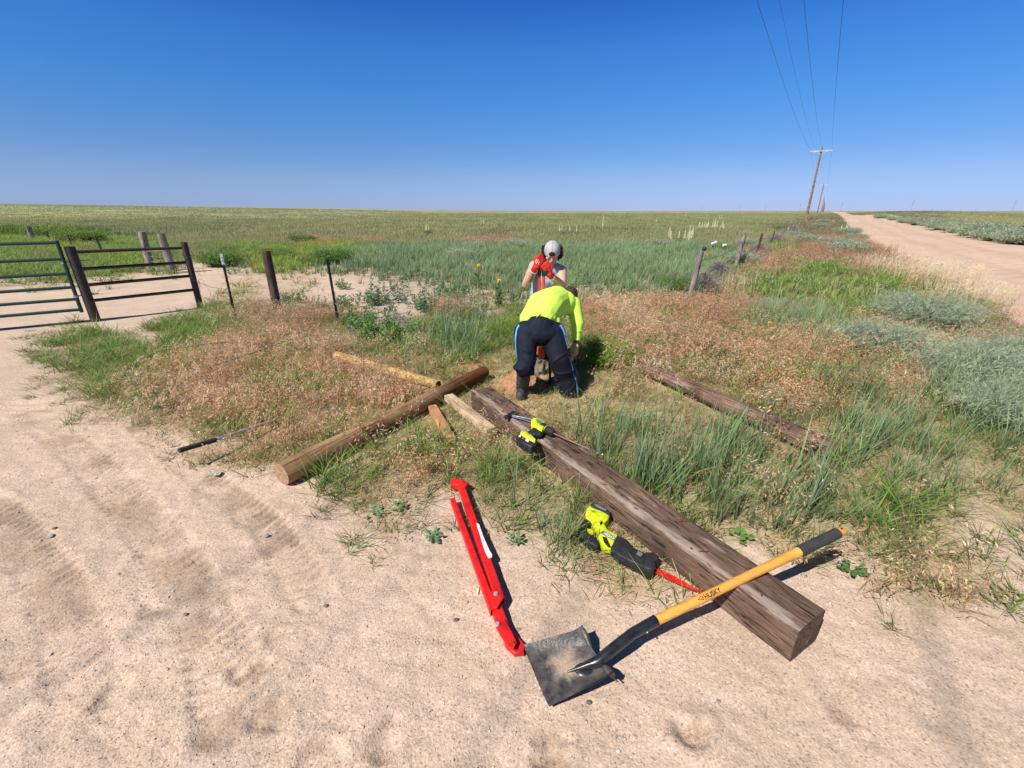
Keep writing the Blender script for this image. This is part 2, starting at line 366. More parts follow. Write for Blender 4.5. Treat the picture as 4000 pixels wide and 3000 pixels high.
ROWS = [(830, 'oooooooooooooooooooooooooooooooorrrrrooo'), (860, 'ooooooooooooooooooooooooooooooorrrrrrooo'),
 (890, 'oooooooooooooooooooooooooooooorrrrrrrooo'), (915, 'yoygooooooooooooooorooooooooooorrrrrrrrr'),
 (940, 'gyoyggooooorrorooorrooooooooooorrrrrrrrr'), (970, 'ggyogggoggggyybbbbbbbbbbbbbboogrrrrrrrrr'),
 (1010, 'goggyggowgyybbbbbbbbbbbbbbbbbrrrrrrrrrrr'), (1050, 'ggggggg.swygsbbbbbbbbbbbbbbbgrrggrrrrttt'),
 (1080, 'gggggs...ssss.wbbbbbbbbbbbbbrggggggttttt'), (1110, '.ss......sss...wwbbbbbbbbbwrgggggggttttt'),
 (1150, '.........msm..wwwwwbbbbwbbgwtggggggtgttt'), (1200, '........smmmw.wwwmwmwbttttrttrgggggggggg'),
 (1250, '.......sgmtmrmwwmbwmgbtttttrrbbbggggmmgg'), (1300, '...s..gggtmrtmwwgmmbmmytttttmbbbbgtrmmrm'),
 (1350, '.s.gggggmtttrmmgbbgmgmmytttttttttmrtmrtr'), (1400, '.sggggggtrttttmmgbbdmmddtttttttttmttmttr'),
 (1450, '.sggggmttttttttttgddddddttttttttttttmtmr'), (1500, '..sggmttttttttttttddddddttttttttttttmmtm'),
 (1550, '...sgmttttttttttddddddddddttttttmbbttmmb'), (1600, '....mmtttttttttmddddddddddddtttmbbmmbbmm'),
 (1650, '.....mtttttttmmmddddddmmbdddtmbbmbbmmmbb'), (1700, '......mtttttmmmmggmdddbdbbbmtmmmmbbbmmbb'),
 (1750, '.......stttmmmggggmmmddbbbbbmmmmgbbbbbbm'), (1800, '.........mmm..gggggmmmbbmbbbbbmmmbbbbbbm'),
 (1850, '.............ggmmmgggdmmbbbbbbbmmmmbbbbb'), (1900, '.............ggmmmggggmmbbbbbbbmmmgbbbbb'),
 (1950, '............sgmms.gbbggggmbbbbbbbmggggmm'), (2000, '.............sms.s.gbbgmmmmmbbbbbmggggsm'),
 (2050, '.............smsws.gbbgmm..mmbbbbmmgggsm'), (2100, '.............sms.s..bbgmmm..ssmmsmmgmsms'),
 (2150, '.............ss.s...sbmmmm....s.smmmmsss'), (2200, '..............s......smmmmm....s.smmmmss'),
 (2250, '.....................ssmmmm......smmmmss'), (2300, '........................ms......s.smmsss'),
 (2350, '..................................ssmsss'), (2400, '.......................s.........sssmss.'),
 (2450, '................................s..sss.s'), (2500, '...................................ss...'), (2560, '........................................')]
RY = np.array([r[0] for r in ROWS]); CODES = '.sotrgbmywd'
GRID = np.array([[CODES.index(c) for c in (r[1] + '.' * 40)[:40]] for r in ROWS])
def code(X, Y, jit=1.0, seed=3):
    n1 = fbm(X * 1.6 + 9, Y * 1.6, 3, seed) - .5; n2 = fbm(X * 1.6 - 31, Y * 1.6 + 7, 3, seed + 5) - .5
    px, py = projv(X, Y)
    j = rng.normal(0, 1, (2, len(X))) * jit
    sc = np.clip((py - 823) / 500, .03, 1.4)
    px = px + n1 * 300 * np.clip(sc, .5, 1) + j[0] * 28; py = py + n2 * 160 * sc + j[1] * 26 * sc
    ix = np.clip((px / 100).astype(int), 0, 39)
    b = (RY[1:] + RY[:-1]) / 2
    iy = np.searchsorted(b, np.clip(py, 0, 2560))
    return GRID[iy, ix]
CODECOL = {'.': (.535, .420, .33), 's': (.51, .40, .31), 'o': (.27, .265, .13), 't': (.37, .27, .165), 'r': (.30, .205, .14),
           'g': (.22, .20, .10), 'b': (.35, .30, .19), 'm': (.39, .315, .2), 'y': (.21, .21, .09), 'w': (.46, .37, .29), 'd': (.46, .36, .22)}
CC = np.array([CODECOL[c] for c in CODES])

# ------------------------------------------------------------------ terrain
def ss(a, b, x): t = np.clip((x - a) / (b - a), 0, 1); return t * t * (3 - 2 * t)
TRK = [([G(-400, 1350), G(60, 1560), G(330, 1780), G(560, 2020), G(740, 2260), G(860, 2520), G(900, 2800)], .13), ([G(-500, 1750), G(0, 2000), G(230, 2300), G(330, 2620)], .12),
       ([G(430, 1560), G(760, 1830), G(1050, 2050), G(1230, 2330)], .11)]
DIMP = [(G(980, 2620), .07, .014), (G(1060, 2790), .08, .015), (G(430, 2720), .07, .012), (G(2140, 2900), .06, .012), (G(2700, 2860), .07, .012), (G(60, 2620), .08, .012),
        (G(1080, 2480), .05, .010), (G(1500, 2900), .09, .010), (G(1250, 2960), .08, .012), (G(600, 2380), .08, .01), (G(2150, 2960), .07, .02), (G(2690, 2850), .09, .012), (G(3300, 2790), .07, .008)]
ROADL = [(34.3, 12.0), (24.0, 10.8)]
road_px_L = [(3246, 824.5), (3268, 838), (3289, 862), (3316, 893), (3371, 939), (3500, 1010), (3809, 1165), (3970, 1300)]
road_px_R = [(3266, 824.5), (3303, 829), (3330, 849), (3400, 851), (3470, 855), (3560, 868), (3700, 900), (4000, 955)]
RL = [G(*p) for p in road_px_L] + [Vector((6.3, 4.4, 0)), Vector((5.4, 2.6, 0)), Vector((3.9, -2, 0)), Vector((0.5, -10, 0))]
RR = [G(*p) for p in road_px_R] + [Vector((20.5, 13, 0)), Vector((16, 6, 0)), Vector((13, 0, 0)), Vector((9, -10, 0))]
RP = np.array([(p.x, p.y) for p in RL] + [(p.x, p.y) for p in RR[::-1]])
def inpoly(X, Y, P):
    r = np.zeros(len(X), bool); n = len(P)
    for i in range(n):
        x1, y1 = P[i]; x2, y2 = P[(i + 1) % n]
        if y1 == y2: continue
        c = ((y1 > Y) != (y2 > Y)) & (X < (x2 - x1) * (Y - y1) / (y2 - y1) + x1); r ^= c
    return r
def height(X, Y, fine=True):
    X = np.asarray(X, float); Y = np.asarray(Y, float)
    z = (fbm(X * .25, Y * .25, 3, 20) - .5) * .5 * ss(14, 60, Y)
    t = np.clip((-X - 55) / 130, 0, 1.6)
    z = z + ss(45, 185, Y) * (ss(40, 85, -X) * 1.35 + t * 2.1)
    z = z - 1.2 * ss(600, 1500, Y)
    # low rise on the right of the road
    rx = X - Y * .668
    z = z + 1.35 * np.exp(-((rx - 26) / 20) ** 2) * ss(60, 105, Y) * (1 - ss(150, 300, Y))
    if fine:
        near = (1 - ss(5, 9, np.hypot(X, Y)))
        z = z + near * ((fbm(X * 3, Y * 3, 3, 40) - .5) * .018 + (fbm(X * 14, Y * 18, 4, 44) - .5) * .020)
        for pts, hw in TRK:
            best = np.full(X.shape, 9.); s_ = np.zeros(X.shape); acc = 0
            for a, b in zip(pts[:-1], pts[1:]):
                dx, dy = b.x - a.x, b.y - a.y; L = math.hypot(dx, dy)
                u = np.clip(((X - a.x) * dx + (Y - a.y) * dy) / L ** 2, 0, 1)
                d = np.hypot(X - a.x - u * dx, Y - a.y - u * dy); sd_ = np.sign((X - a.x) * dy - (Y - a.y) * dx)
                m = d < np.abs(best); best = np.where(m, d * sd_, best); s_ = np.where(m, acc + u * L, s_); acc += L
            ab = np.abs(best); w_ = 1 - ss(hw * .8, hw, ab)
            bar = np.sin(s_ * 2 * math.pi / .062 + ab * 26 + vnoise(X * 6, Y * 6, 3) * 3)
            z = z + w_ * (-.005 + .008 * np.sign(bar) * np.abs(bar) ** .6 * ss(.25, .6, vnoise(X * 5, Y * 5, 8))) + .003 * np.exp(-((ab - hw * 1.05) / .03) ** 2) * ss(.45, .7, vnoise(X * 9, Y * 9, 4))
        for c, r, dp in DIMP:
            d = np.hypot((X - c.x), (Y - c.y) * 1.3) + (fbm(X * 14, Y * 14, 3, 60) - .5) * .13
            z = z - dp * (1 - ss(r * .6, r, d)) + dp * .35 * np.exp(-((d - r * 1.2) / (r * .25)) ** 2)
        a = G(260, 2700); b = G(640, 2960); dx, dy = b.x - a.x, b.y - a.y; L = math.hypot(dx, dy)
        u = ((X - a.x) * dx + (Y - a.y) * dy) / L ** 2; d = ((X - a.x) * dy - (Y - a.y) * dx) / L
        z = z - .004 * (np.cos(d * 2 * math.pi / .042) > .55) * ((u > -.1) & (u < 1.1) & (np.abs(d) < .08))
    return z
def lines(a, b, fine, lo, hi, g=1.035):
    L = [a]; 
    while L[-1] < b: L.append(L[-1] + fine)
    s = fine; x = L[-1]
    while x < hi: s *= g; x += s; L.append(x)
    s = fine; x = a; K = []
    while x > lo: s *= g; x -= s; K.append(x)
    return np.array(K[::-1] + L)
def gridmesh(name, xs, ys, zf, colf, m):
    X, Y = np.meshgrid(xs, ys); X = X.ravel(); Y = Y.ravel(); Z = zf(X, Y)
    nx, ny = len(xs), len(ys)
    i = np.arange(nx * ny).reshape(ny, nx)
    q = np.stack([i[:-1, :-1], i[:-1, 1:], i[1:, 1:], i[1:, :-1]], -1).reshape(-1, 4)
    return npmesh(name, np.stack([X, Y, Z], 1), q, colf(X, Y), m, smooth=True)
def npmesh(name, V, Fc, C, m, smooth=False):
    me = bpy.data.meshes.new(name); k = Fc.shape[1]
    me.vertices.add(len(V)); me.vertices.foreach_set('co', V.astype(np.float32).ravel())
    me.loops.add(Fc.size); me.loops.foreach_set('vertex_index', Fc.astype(np.int32).ravel())
    me.polygons.add(len(Fc)); me.polygons.foreach_set('loop_start', np.arange(0, Fc.size, k, dtype=np.int32))
    me.polygons.foreach_set('loop_total', np.full(len(Fc), k, np.int32))
    if smooth: me.polygons.foreach_set('use_smooth', np.ones(len(Fc), bool))
    me.update(calc_edges=True)
    if C is not None:
        a = me.color_attributes.new('Col', 'FLOAT_COLOR', 'POINT')
        a.data.foreach_set('color', np.concatenate([C, np.ones((len(C), 1))], 1).astype(np.float32).ravel())
    o = bpy.data.objects.new(name, me); COL.objects.link(o); me.materials.append(m); return o
def gcol(X, Y):
    c = 0
    for k in range(6): c = c + CC[code(X, Y, 1.0)]
    c = c / 6
    b = fbm(X * .9, Y * .9, 4, 70)[:, None]; far = ss(25, 70, Y)[:, None]
    c = c * (.93 + .18 * b)
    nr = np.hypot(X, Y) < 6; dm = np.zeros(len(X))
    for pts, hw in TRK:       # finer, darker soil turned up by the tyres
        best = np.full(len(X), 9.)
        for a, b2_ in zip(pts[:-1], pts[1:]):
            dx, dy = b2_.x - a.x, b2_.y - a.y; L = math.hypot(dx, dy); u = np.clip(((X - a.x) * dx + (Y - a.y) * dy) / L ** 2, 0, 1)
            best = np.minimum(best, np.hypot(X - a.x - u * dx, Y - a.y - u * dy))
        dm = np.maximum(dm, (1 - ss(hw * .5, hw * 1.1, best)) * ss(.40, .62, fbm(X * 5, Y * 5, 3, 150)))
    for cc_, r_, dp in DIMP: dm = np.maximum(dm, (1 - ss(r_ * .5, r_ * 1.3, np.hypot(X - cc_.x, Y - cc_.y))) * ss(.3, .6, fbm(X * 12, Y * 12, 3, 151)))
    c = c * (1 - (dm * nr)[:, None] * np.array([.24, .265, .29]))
    mo = fbm(X * .12, Y * .05, 4, 80)[:, None]; mo2 = fbm(X * .5, Y * .2, 3, 90)[:, None]
    fc = np.array([.30, .32, .17]) * (1 - ss(.42, .62, mo)) + np.array([.21, .24, .12]) * ss(.42, .62, mo)
    fc = fc * (.75 + .5 * mo2) + np.array([.06, .0, .01]) * ss(.6, .75, mo2)
    left = ss(20, 160, -X)[:, None]
    fc = fc * (1 + .2 * left)
    return c * (1 - far) + fc * far
gm = bpy.data.materials.new('sandy_ground'); gm.use_nodes = True
def groundmat(m, road=False):
    n = m.node_tree.nodes; l = m.node_tree.links; b = n['Principled BSDF']; b.inputs['Roughness'].default_value = .95; b.inputs['Specular IOR Level'].default_value = .1
    tc = n.new('ShaderNodeTexCoord')
    def noise(s, d=5, r=.6):
        x = n.new('ShaderNodeTexNoise'); x.inputs['Scale'].default_value = s; x.inputs['Detail'].default_value = d; x.inputs['Roughness'].default_value = r
        l.new(tc.outputs['Object'], x.inputs['Vector']); return x
    a = n.new('ShaderNodeAttribute'); a.attribute_name = 'Col'
    g = noise(90, 4, .7); big = noise(2.5, 6)
    v = n.new('ShaderNodeTexVoronoi'); v.inputs['Scale'].default_value = 150; l.new(tc.outputs['Object'], v.inputs['Vector'])
    # sand grain and gravel speckle
    r1 = n.new('ShaderNodeValToRGB'); l.new(g.outputs['Fac'], r1.inputs[0])
    r1.color_ramp.elements[0].position = .3; r1.color_ramp.elements[0].color = (.74, .72, .70, 1); r1.color_ramp.elements[1].position = .7; r1.color_ramp.elements[1].color = (1.18, 1.17, 1.16, 1)
    r2 = n.new('ShaderNodeValToRGB'); l.new(big.outputs['Fac'], r2.inputs[0])
    r2.color_ramp.elements[0].position = .35; r2.color_ramp.elements[0].color = (.91, .895, .87, 1); r2.color_ramp.elements[1].position = .65; r2.color_ramp.elements[1].color = (1.08, 1.06, 1.07, 1)
    m1 = n.new('ShaderNodeVectorMath'); m1.operation = 'MULTIPLY'; l.new(a.outputs['Color'], m1.inputs[0]); l.new(r1.outputs[0], m1.inputs[1])
    m2 = n.new('ShaderNodeVectorMath'); m2.operation = 'MULTIPLY'; l.new(m1.outputs[0], m2.inputs[0]); l.new(r2.outputs[0], m2.inputs[1])
    # single pebbles: voronoi cells that are bright/dark
    sv = n.new('ShaderNodeSeparateColor'); l.new(v.outputs['Color'], sv.inputs[0])
    r3 = n.new('ShaderNodeValToRGB'); l.new(sv.outputs[0], r3.inputs[0]); e = r3.color_ramp.elements
    e[0].position = .0; e[0].color = (.55, .52, .52, 1); e[1].position = 1; e[1].color = (1.28, 1.2, 1.15, 1)
    x = e.new(.12); x.color = (.95, .95, .95, 1); x = e.new(.85); x.color = (1.03, 1.02, 1, 1)
    m3 = n.new('ShaderNodeVectorMath'); m3.operation = 'MULTIPLY'; l.new(m2.outputs[0], m3.inputs[0]); l.new(r3.outputs[0], m3.inputs[1])
    l.new(m3.outputs[0], b.inputs['Base Color'])
    s1 = n.new('ShaderNodeMath'); s1.operation = 'MULTIPLY_ADD'; l.new(v.outputs['Distance'], s1.inputs[0]); s1.inputs[1].default_value = -.30; l.new(g.outputs['Fac'], s1.inputs[2])
    n3 = noise(22, 6, .7); s2 = n.new('ShaderNodeMath'); s2.operation = 'MULTIPLY_ADD'; l.new(n3.outputs['Fac'], s2.inputs[0]); s2.inputs[1].default_value = 1.6; l.new(s1.outputs[0], s2.inputs[2])
    bp = n.new('ShaderNodeBump'); bp.inputs['Strength'].default_value = .45; bp.inputs['Distance'].default_value = .012 if not road else .008
    l.new(s2.outputs[0], bp.inputs['Height']); l.new(bp.outputs[0], b.inputs['Normal'])
groundmat(gm)
rm = bpy.data.materials.new('graded_dirt_road'); rm.use_nodes = True; groundmat(rm, True)
xs = lines(-3.2, 2.7, .014, -4500, 4500, 1.045); ys = lines(.85, 3.4, .014, -40, 6000, 1.035)
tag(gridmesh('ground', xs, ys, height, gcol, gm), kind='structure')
# road: lofted sheet with a slight crown, lying 2 cm proud of the ground
def res(P, n):
    L = [0]
    for a, b in zip(P[:-1], P[1:]): L.append(L[-1] + (b - a).length ** .55)
    out = []
    for k in range(n):
        s_ = L[-1] * k / (n - 1); i = min(np.searchsorted(L, s_, 'right') - 1, len(P) - 2); u = (s_ - L[i]) / (L[i + 1] - L[i])
        out.append(P[i].lerp(P[i + 1], u))
    return out
a = res(RL, 160); b = res(RR, 160); V = []; K = 24
for i in range(160):
    for k in range(K + 1):
        u = k / K; p = a[i].lerp(b[i], u)
        wob = (float(fbm(np.array([p.x * .8]), np.array([p.y * .8]), 3, 5)[0]) - .5) * (.5 if k in (0, K) else 0) * min(1, p.y / 8)
        p = p + (b[i] - a[i]).normalized() * wob
        V.append((p.x, p.y, 0))
V = np.array(V); e = np.tile(np.arange(K + 1) / K, 160)
V[:, 2] = height(V[:, 0], V[:, 1], False) + .012 + .09 * np.sin(np.pi * e) + ((fbm(V[:, 0] * .7, V[:, 1] * .7, 3, 9) - .5) * .03) - .05 * ((e == 0) | (e == 1))
i = np.arange(160 * (K + 1)).reshape(160, K + 1)
q = np.stack([i[:-1, :-1], i[1:, :-1], i[1:, 1:], i[:-1, 1:]], -1).reshape(-1, 4)
rc = np.array([.56, .415, .315]) * (.88 + .25 * fbm(V[:, 0] * .6, V[:, 1] * .25, 4, 33))[:, None]
trk = np.exp(-((e - .28) / .035) ** 2) + np.exp(-((e - .52) / .035) ** 2)
rc *= (1 - .10 * trk)[:, None]
tag(npmesh('road', V, q, rc, rm, True), kind='structure')

# ------------------------------------------------------------------ grass templates
class T:
    def __init__(s): s.v = []; s.t = []; s.c = []
    def blade(s, p, az, h, w_, lean, curve, c0, c1, segs=2, tw=None):
        d = np.array([math.cos(az), math.sin(az), 0]); n = np.array([-d[1], d[0], 0]); tw = random.uniform(0, 3.14) if tw is None else tw
        wd = n * math.cos(tw) + d * math.sin(tw); k = len(s.v); p = np.array(p, float)
        for i in range(segs):
            t = i / segs; q = p + d * (lean * h * t + curve * h * t * t) + np.array([0, 0, h * (t - .45 * curve * t * t)])
            s.v += [q - wd * w_ / 2 * (1 - t * .35), q + wd * w_ / 2 * (1 - t * .35)]; c = [c0[j] * (1 - t) + c1[j] * t for j in range(3)]; s.c += [c, c]
        q = p + d * (lean * h + curve * h) + np.array([0, 0, h * (1 - .45 * curve)]); s.v.append(q); s.c.append(c1)
        for i in range(segs - 1):
            a_ = k + 2 * i; s.t += [(a_, a_ + 1, a_ + 3), (a_, a_ + 3, a_ + 2)]
        a_ = k + 2 * (segs - 1); s.t.append((a_, a_ + 1, a_ + 2)); return q
    def leaf(s, p, d, L, w_, c):
        d = np.array(d, float); d /= np.linalg.norm(d) + 1e-9; r = np.random.RandomState(random.randrange(1 << 30)).normal(0, 1, 3); n = np.cross(d, r); n /= np.linalg.norm(n) + 1e-9
        k = len(s.v); p = np.array(p, float)
        s.v += [p, p + d * L * .45 + n * w_ / 2, p + d * L, p + d * L * .45 - n * w_ / 2]; s.c += [c] * 4; s.t += [(k, k + 1, k + 2), (k, k + 2, k + 3)]
    def done(s): return np.array(s.v), np.array(s.t), np.array(s.c)
U = random.uniform
def j(c, v=.2):
    k = U(1 - v, 1 + v); return [min(1, x * k * U(.93, 1.07)) for x in c]
def spot(r): a = U(0, 6.28); q = r * math.sqrt(U(0, 1)); return (math.cos(a) * q, math.sin(a) * q, -.01)
def T_wheat(n, ww, hs=1):
    t = T()
    for _ in range(n): t.blade(spot(.07), U(0, 6.28), U(.12, .34) * hs, ww * U(.7, 1.2), U(.0, .3), U(0, .25), j((.07, .12, .035)), j((.38, .50, .26)))
    for _ in range(n // 4): t.blade(spot(.06), U(0, 6.28), U(.06, .16), ww * .8, U(.3, .8), U(0, .4), j((.35, .28, .15)), j((.5, .4, .24)))
    return t.done()
def T_lush(n, ww, hs=1):
    t = T()
    for _ in range(n): t.blade(spot(.07), U(0, 6.28), U(.10, .24) * hs, ww * U(.7, 1.2), U(.1, .6), U(.1, .8), j((.06, .12, .02)), j((.31, .46, .11)), 3)
    for _ in range(n // 5): t.blade(spot(.07), U(0, 6.28), U(.08, .2) * hs, ww * .8, U(.3, .8), U(0, .6), j((.35, .28, .15)), j((.55, .42, .24)))
    return t.done()
def T_cheat(n, ww, sp_, L, heads=((.72, .50, .29), (.62, .37, .21), (.76, .58, .38), (.66, .50, .37), (.68, .44, .25)), hs=1, green=.25):
    t = T(); pal = random.choice(heads)
    for _ in range(n):
        az = U(0, 6.28); h = U(.12, .27) * hs; lean = U(0, .5); p = spot(.07)
        q = t.blade(p, az, h, ww, lean, U(.1, .4), j((.30, .22, .10)), j((.58, .42, .25)))
        c = pal if U(0, 1) < .7 else random.choice(heads)
        for k in range(sp_):
            o_ = np.array([U(-.03, .03), U(-.03, .03), U(-.05, .012)]) * hs * 1.1
            dd = (math.cos(az) * .7 + U(-.6, .6), math.sin(az) * .7 + U(-.6, .6), U(-1.1, .3))
            t.leaf(q + o_, dd, L * U(.7, 1.2), L * .24, j(c, .22))
    for _ in range(int(n * green) + 1):
        t.blade(spot(.08), U(0, 6.28), U(.06, .16) * hs, ww * 1.6, U(.1, .7), U(0, .4), j((.07, .11, .03)), j((.19, .25, .08)))
    for _ in range(n // 2): t.blade(spot(.08), U(0, 6.28), U(.05, .12) * hs, ww * 1.5, U(.5, 1.5), U(0, .5), j((.36, .27, .14)), j((.55, .40, .22)))
    return t.done()
def T_plume(n, cols, hs=1):
    t = T(); pal = random.choice(cols)
    for _ in range(n):
        az = U(0, 6.28); h = U(.20, .36) * hs; p = spot(.09); lean = U(.1, .6); q = t.blade(p, az, h, .003, lean, U(.3, .6), j((.30, .22, .11)), j((.60, .44, .28)), 3)
        d = np.array([math.cos(az), math.sin(az), 0])
        for k in range(14):
            u = U(0, 1); b = q + d * (.05 * u) + np.array([U(-.012, .012), U(-.012, .012), -.06 * u * u + .01])
            t.leaf(b, d * U(.1, .8) + np.array([U(-.35, .35), U(-.35, .35), -U(.3, 1.2)]), U(.022, .040), .0052, j(pal, .18))
    for _ in range(n // 2): t.blade(spot(.1), U(0, 6.28), U(.06, .16), .005, U(.2, .9), U(0, .4), j((.10, .12, .04)), j((.32, .30, .13)))
    return t.done()
def T_mix(n, ww, hs=1):
    t = T()
    for _ in range(n): t.blade(spot(.09), U(0, 6.28), U(.05, .15) * hs, ww * U(.7, 1.2), U(.2, 1.0), U(0, .7), j((.07, .13, .025)), j((.34, .46, .13)))
    for _ in range(n): t.blade(spot(.1), U(0, 6.28), U(.03, .10) * hs, ww * U(.6, 1), U(.6, 2.2), U(0, .5), j((.38, .29, .15)), j((.62, .48, .28)))
    return t.done()
def T_radial(n, ww):
    t = T()
    for _ in range(n):
        a_ = U(0, 6.28); l_ = U(.035, .085)
        t.blade(spot(.05), a_, l_, ww * U(.7, 1.1), U(.5, 2.2), U(0, .5), j((.08, .12, .03)), j((.22, .27, .12)) if U(0, 1) < .8 else j((.5, .36, .24)))
    return t.done()
def T_sprawl(n, ww):
    t = T(); a1 = U(0, 6.28)
    for _ in range(n):
        a_ = a1 + U(-1.6, 1.6); l_ = U(.035, .10)
        t.blade(spot(.06), a_, l_, ww * U(.7, 1.2), U(.6, 2.0), U(0, .4), j((.08, .13, .03)), j((.30, .40, .17)) if U(0, 1) < .85 else j((.55, .42, .26)))
    return t.done()
def T_straw(n, ww):
    t = T()
    for _ in range(n):
        t.blade(spot(.1), U(0, 6.28), U(.02, .06), ww * U(.7, 1.2), U(1.5, 4), U(0, .8), j((.50, .38, .21)), j((.72, .56, .34)))
    for _ in range(n // 3): t.blade(spot(.1), U(0, 6.28), U(.05, .11), ww, U(.3, 1.4), U(0, .6), j((.10, .15, .04)), j((.25, .32, .11)))
    return t.done()
def T_weed(n, L, cl=(.16, .24, .12), hh=.2):
    t = T()
    for _ in range(n):
        az = U(0, 6.28); h = U(.5, 1.1) * hh; lean = U(0, .5); p = np.array(spot(.05))
        t.blade(p, az, h, .004, lean, .1, j((.12, .14, .06)), j(cl), tw=0)
        for k in range(9):
            u = U(.15, 1); q = p + np.array([math.cos(az) * lean * h * u, math.sin(az) * lean * h * u, h * u])
            t.leaf(q, (U(-1, 1), U(-1, 1), U(-.1, .8)), L * U(.6, 1.2), L * .4, j(cl))
    return t.done()
def T_far(n, c0, c1, ww, hh, c2=None, k2=.3):
    t = T()
    for _ in range(n):
        c = c1 if (c2 is None or U(0, 1) > k2) else c2
        t.blade(spot(.25), U(0, 6.28), hh * U(.5, 1.1), ww * U(.6, 1.2), U(0, .5), U(0, .3), j(c0, .15), j(c, .25), 1)
    return t.done()
def tpl(f, k=6): return [f() for _ in range(k)]
RED = ((.48, .30, .20), (.58, .40, .27), (.44, .25, .18))
NEAR = {'t': (tpl(lambda: T_cheat(10, .003, 11, .025, hs=1.15), 9), 150), 'r': (tpl(lambda: T_cheat(9, .003, 10, .023, RED), 6), 125),
        'b': (tpl(lambda: T_wheat(13, .0080, 1.3), 10), 85), 'g': (tpl(lambda: T_lush(16, .0065, 1.15), 8), 110), 'm': (tpl(lambda: T_mix(12, .005)), 130),
        's': (tpl(lambda: T_radial(28, .0055), 5) + tpl(lambda: T_sprawl(30, .0068), 6), 54), 'w': (tpl(lambda: T_weed(4, .045)), 11), 'd': (tpl(lambda: T_straw(13, .0055)), 110), 'y': (tpl(lambda: T_lush(18, .005, .9)), 80)}
MID = {'t': (tpl(lambda: T_cheat(5, .006, 4, .05, hs=1.1), 8), 42), 'r': (tpl(lambda: T_cheat(5, .006, 4, .05, RED, 1.1), 6), 42),
       'b': (tpl(lambda: T_wheat(9, .014)), 46), 'g': (tpl(lambda: T_lush(8, .014, 1.2)), 42), 'm': (tpl(lambda: T_mix(6, .011, 1.3)), 40),
       's': (tpl(lambda: T_mix(6, .010, .7)), 8), 'w': (tpl(lambda: T_weed(3, .07, (.15, .24, .13), .25)), 8), 'd': (tpl(lambda: T_straw(6, .012)), 30),
       'y': (tpl(lambda: T_lush(10, .012, 1.6)), 36), 'o': (tpl(lambda: T_far(9, (.19, .20, .08), (.37, .37, .18), .016, .26, (.52, .42, .24), .35)), 26)}
OLV = ((.22, .24, .09), (.42, .43, .21))
FAR = {'o': (tpl(lambda: T_far(5, *OLV, .05, .30, (.50, .42, .24), .28)), 1), 'r': (tpl(lambda: T_far(5, (.2, .17, .09), (.38, .29, .19), .05, .28, (.30, .31, .15), .55)), 1),
       'g': (tpl(lambda: T_far(6, (.07, .12, .03), (.17, .26, .07), .05, .4)), 1), 'y': (tpl(lambda: T_far(6, (.08, .13, .03), (.26, .34, .06), .05, .55)), 1),
       'b': (tpl(lambda: T_far(6, (.13, .19, .08), (.28, .38, .23), .04, .30)), 1), 't': (tpl(lambda: T_far(5, (.3, .2, .1), (.56, .4, .26), .05, .28)), 1)}
for k in 'smwd.': FAR[k] = FAR['o']
TINT = {'y': (1.25, 1.08, .8)}
ACC = {}
def inst(key, T_, X, Y, Z, s, tint, lean=None):
    n = len(X)
    if n == 0: return
    which = rng.integers(0, len(T_), n); a_ = rng.uniform(0, 6.283, n)
    for k, (v, t, c) in enumerate(T_):
        m = which == k; q = m.sum()
        if not q: continue
        ca, sa = np.cos(a_[m])[:, None], np.sin(a_[m])[:, None]; sc = s[m][:, None]
        vx = (v[:, 0] * ca - v[:, 1] * sa) * sc; vy = (v[:, 0] * sa + v[:, 1] * ca) * sc; vz = v[:, 2] * sc
        vx = vx + vz * .12 + X[m][:, None]; vy = vy + Y[m][:, None]; vz = vz + Z[m][:, None]
        VV = np.stack([vx, vy, vz], -1).reshape(-1, 3); TT = (t[None] + (np.arange(q) * len(v))[:, None, None]).reshape(-1, 3)
        CL = (c[None] * tint[m][:, None, :]).reshape(-1, 3)
        L = ACC.setdefault(key, [[], [], [], 0]); L[0].append(VV); L[1].append(TT + L[3]); L[2].append(CL); L[3] += len(VV)
FOOT = []      # footprints kept free of stems: (cx, cy, ux, uy, half length, half width)
def foot(a_, b_, hw): 
    c = (Vector(a_) + Vector(b_)) / 2; d = Vector((b_[0] - a_[0], b_[1] - a_[1])); L = d.length; FOOT.append((c.x, c.y, d.x / L, d.y / L, L / 2, hw))
foot((-.29, 3.81), (1.2, 1.31), .125)
foot(G(1095, 1895), G(1890, 1450), .08); foot(G(2510, 1465), G(3228, 1812), .17); foot(G(1325, 1405), G(1710, 1530), .17)
foot(G(1695, 1590), G(1762, 1715), .05); foot(G(1745, 1560), G(1925, 1690), .09); foot(G(2045, 2640), G(2390, 2560), .14)
foot(G(2330, 2570), G(2560, 2440), .03); foot(G(1780, 1900), G(1950, 2360), .06); foot(G(1950, 2360), G(2030, 2540), .04)
foot(G(2270, 2080), G(2560, 2240), .06); foot(G(2010, 1500), G(2200, 1470), .22); foot(G(2045, 1535), G(2046, 1590), .10); foot(G(2225, 1530), G(2228, 1590), .12)
foot(G(697, 1790), G(1060, 1680), .015)
def clear(X, Y):
    k = np.ones(len(X), bool)
    for cx, cy, ux, uy, L, W in FOOT:
        a_ = np.abs((X - cx) * ux + (Y - cy) * uy); b_ = np.abs(-(X - cx) * uy + (Y - cy) * ux); k &= ~((a_ < L) & (b_ < W))
    k &= ~inpoly(X, Y, RP)
    return k
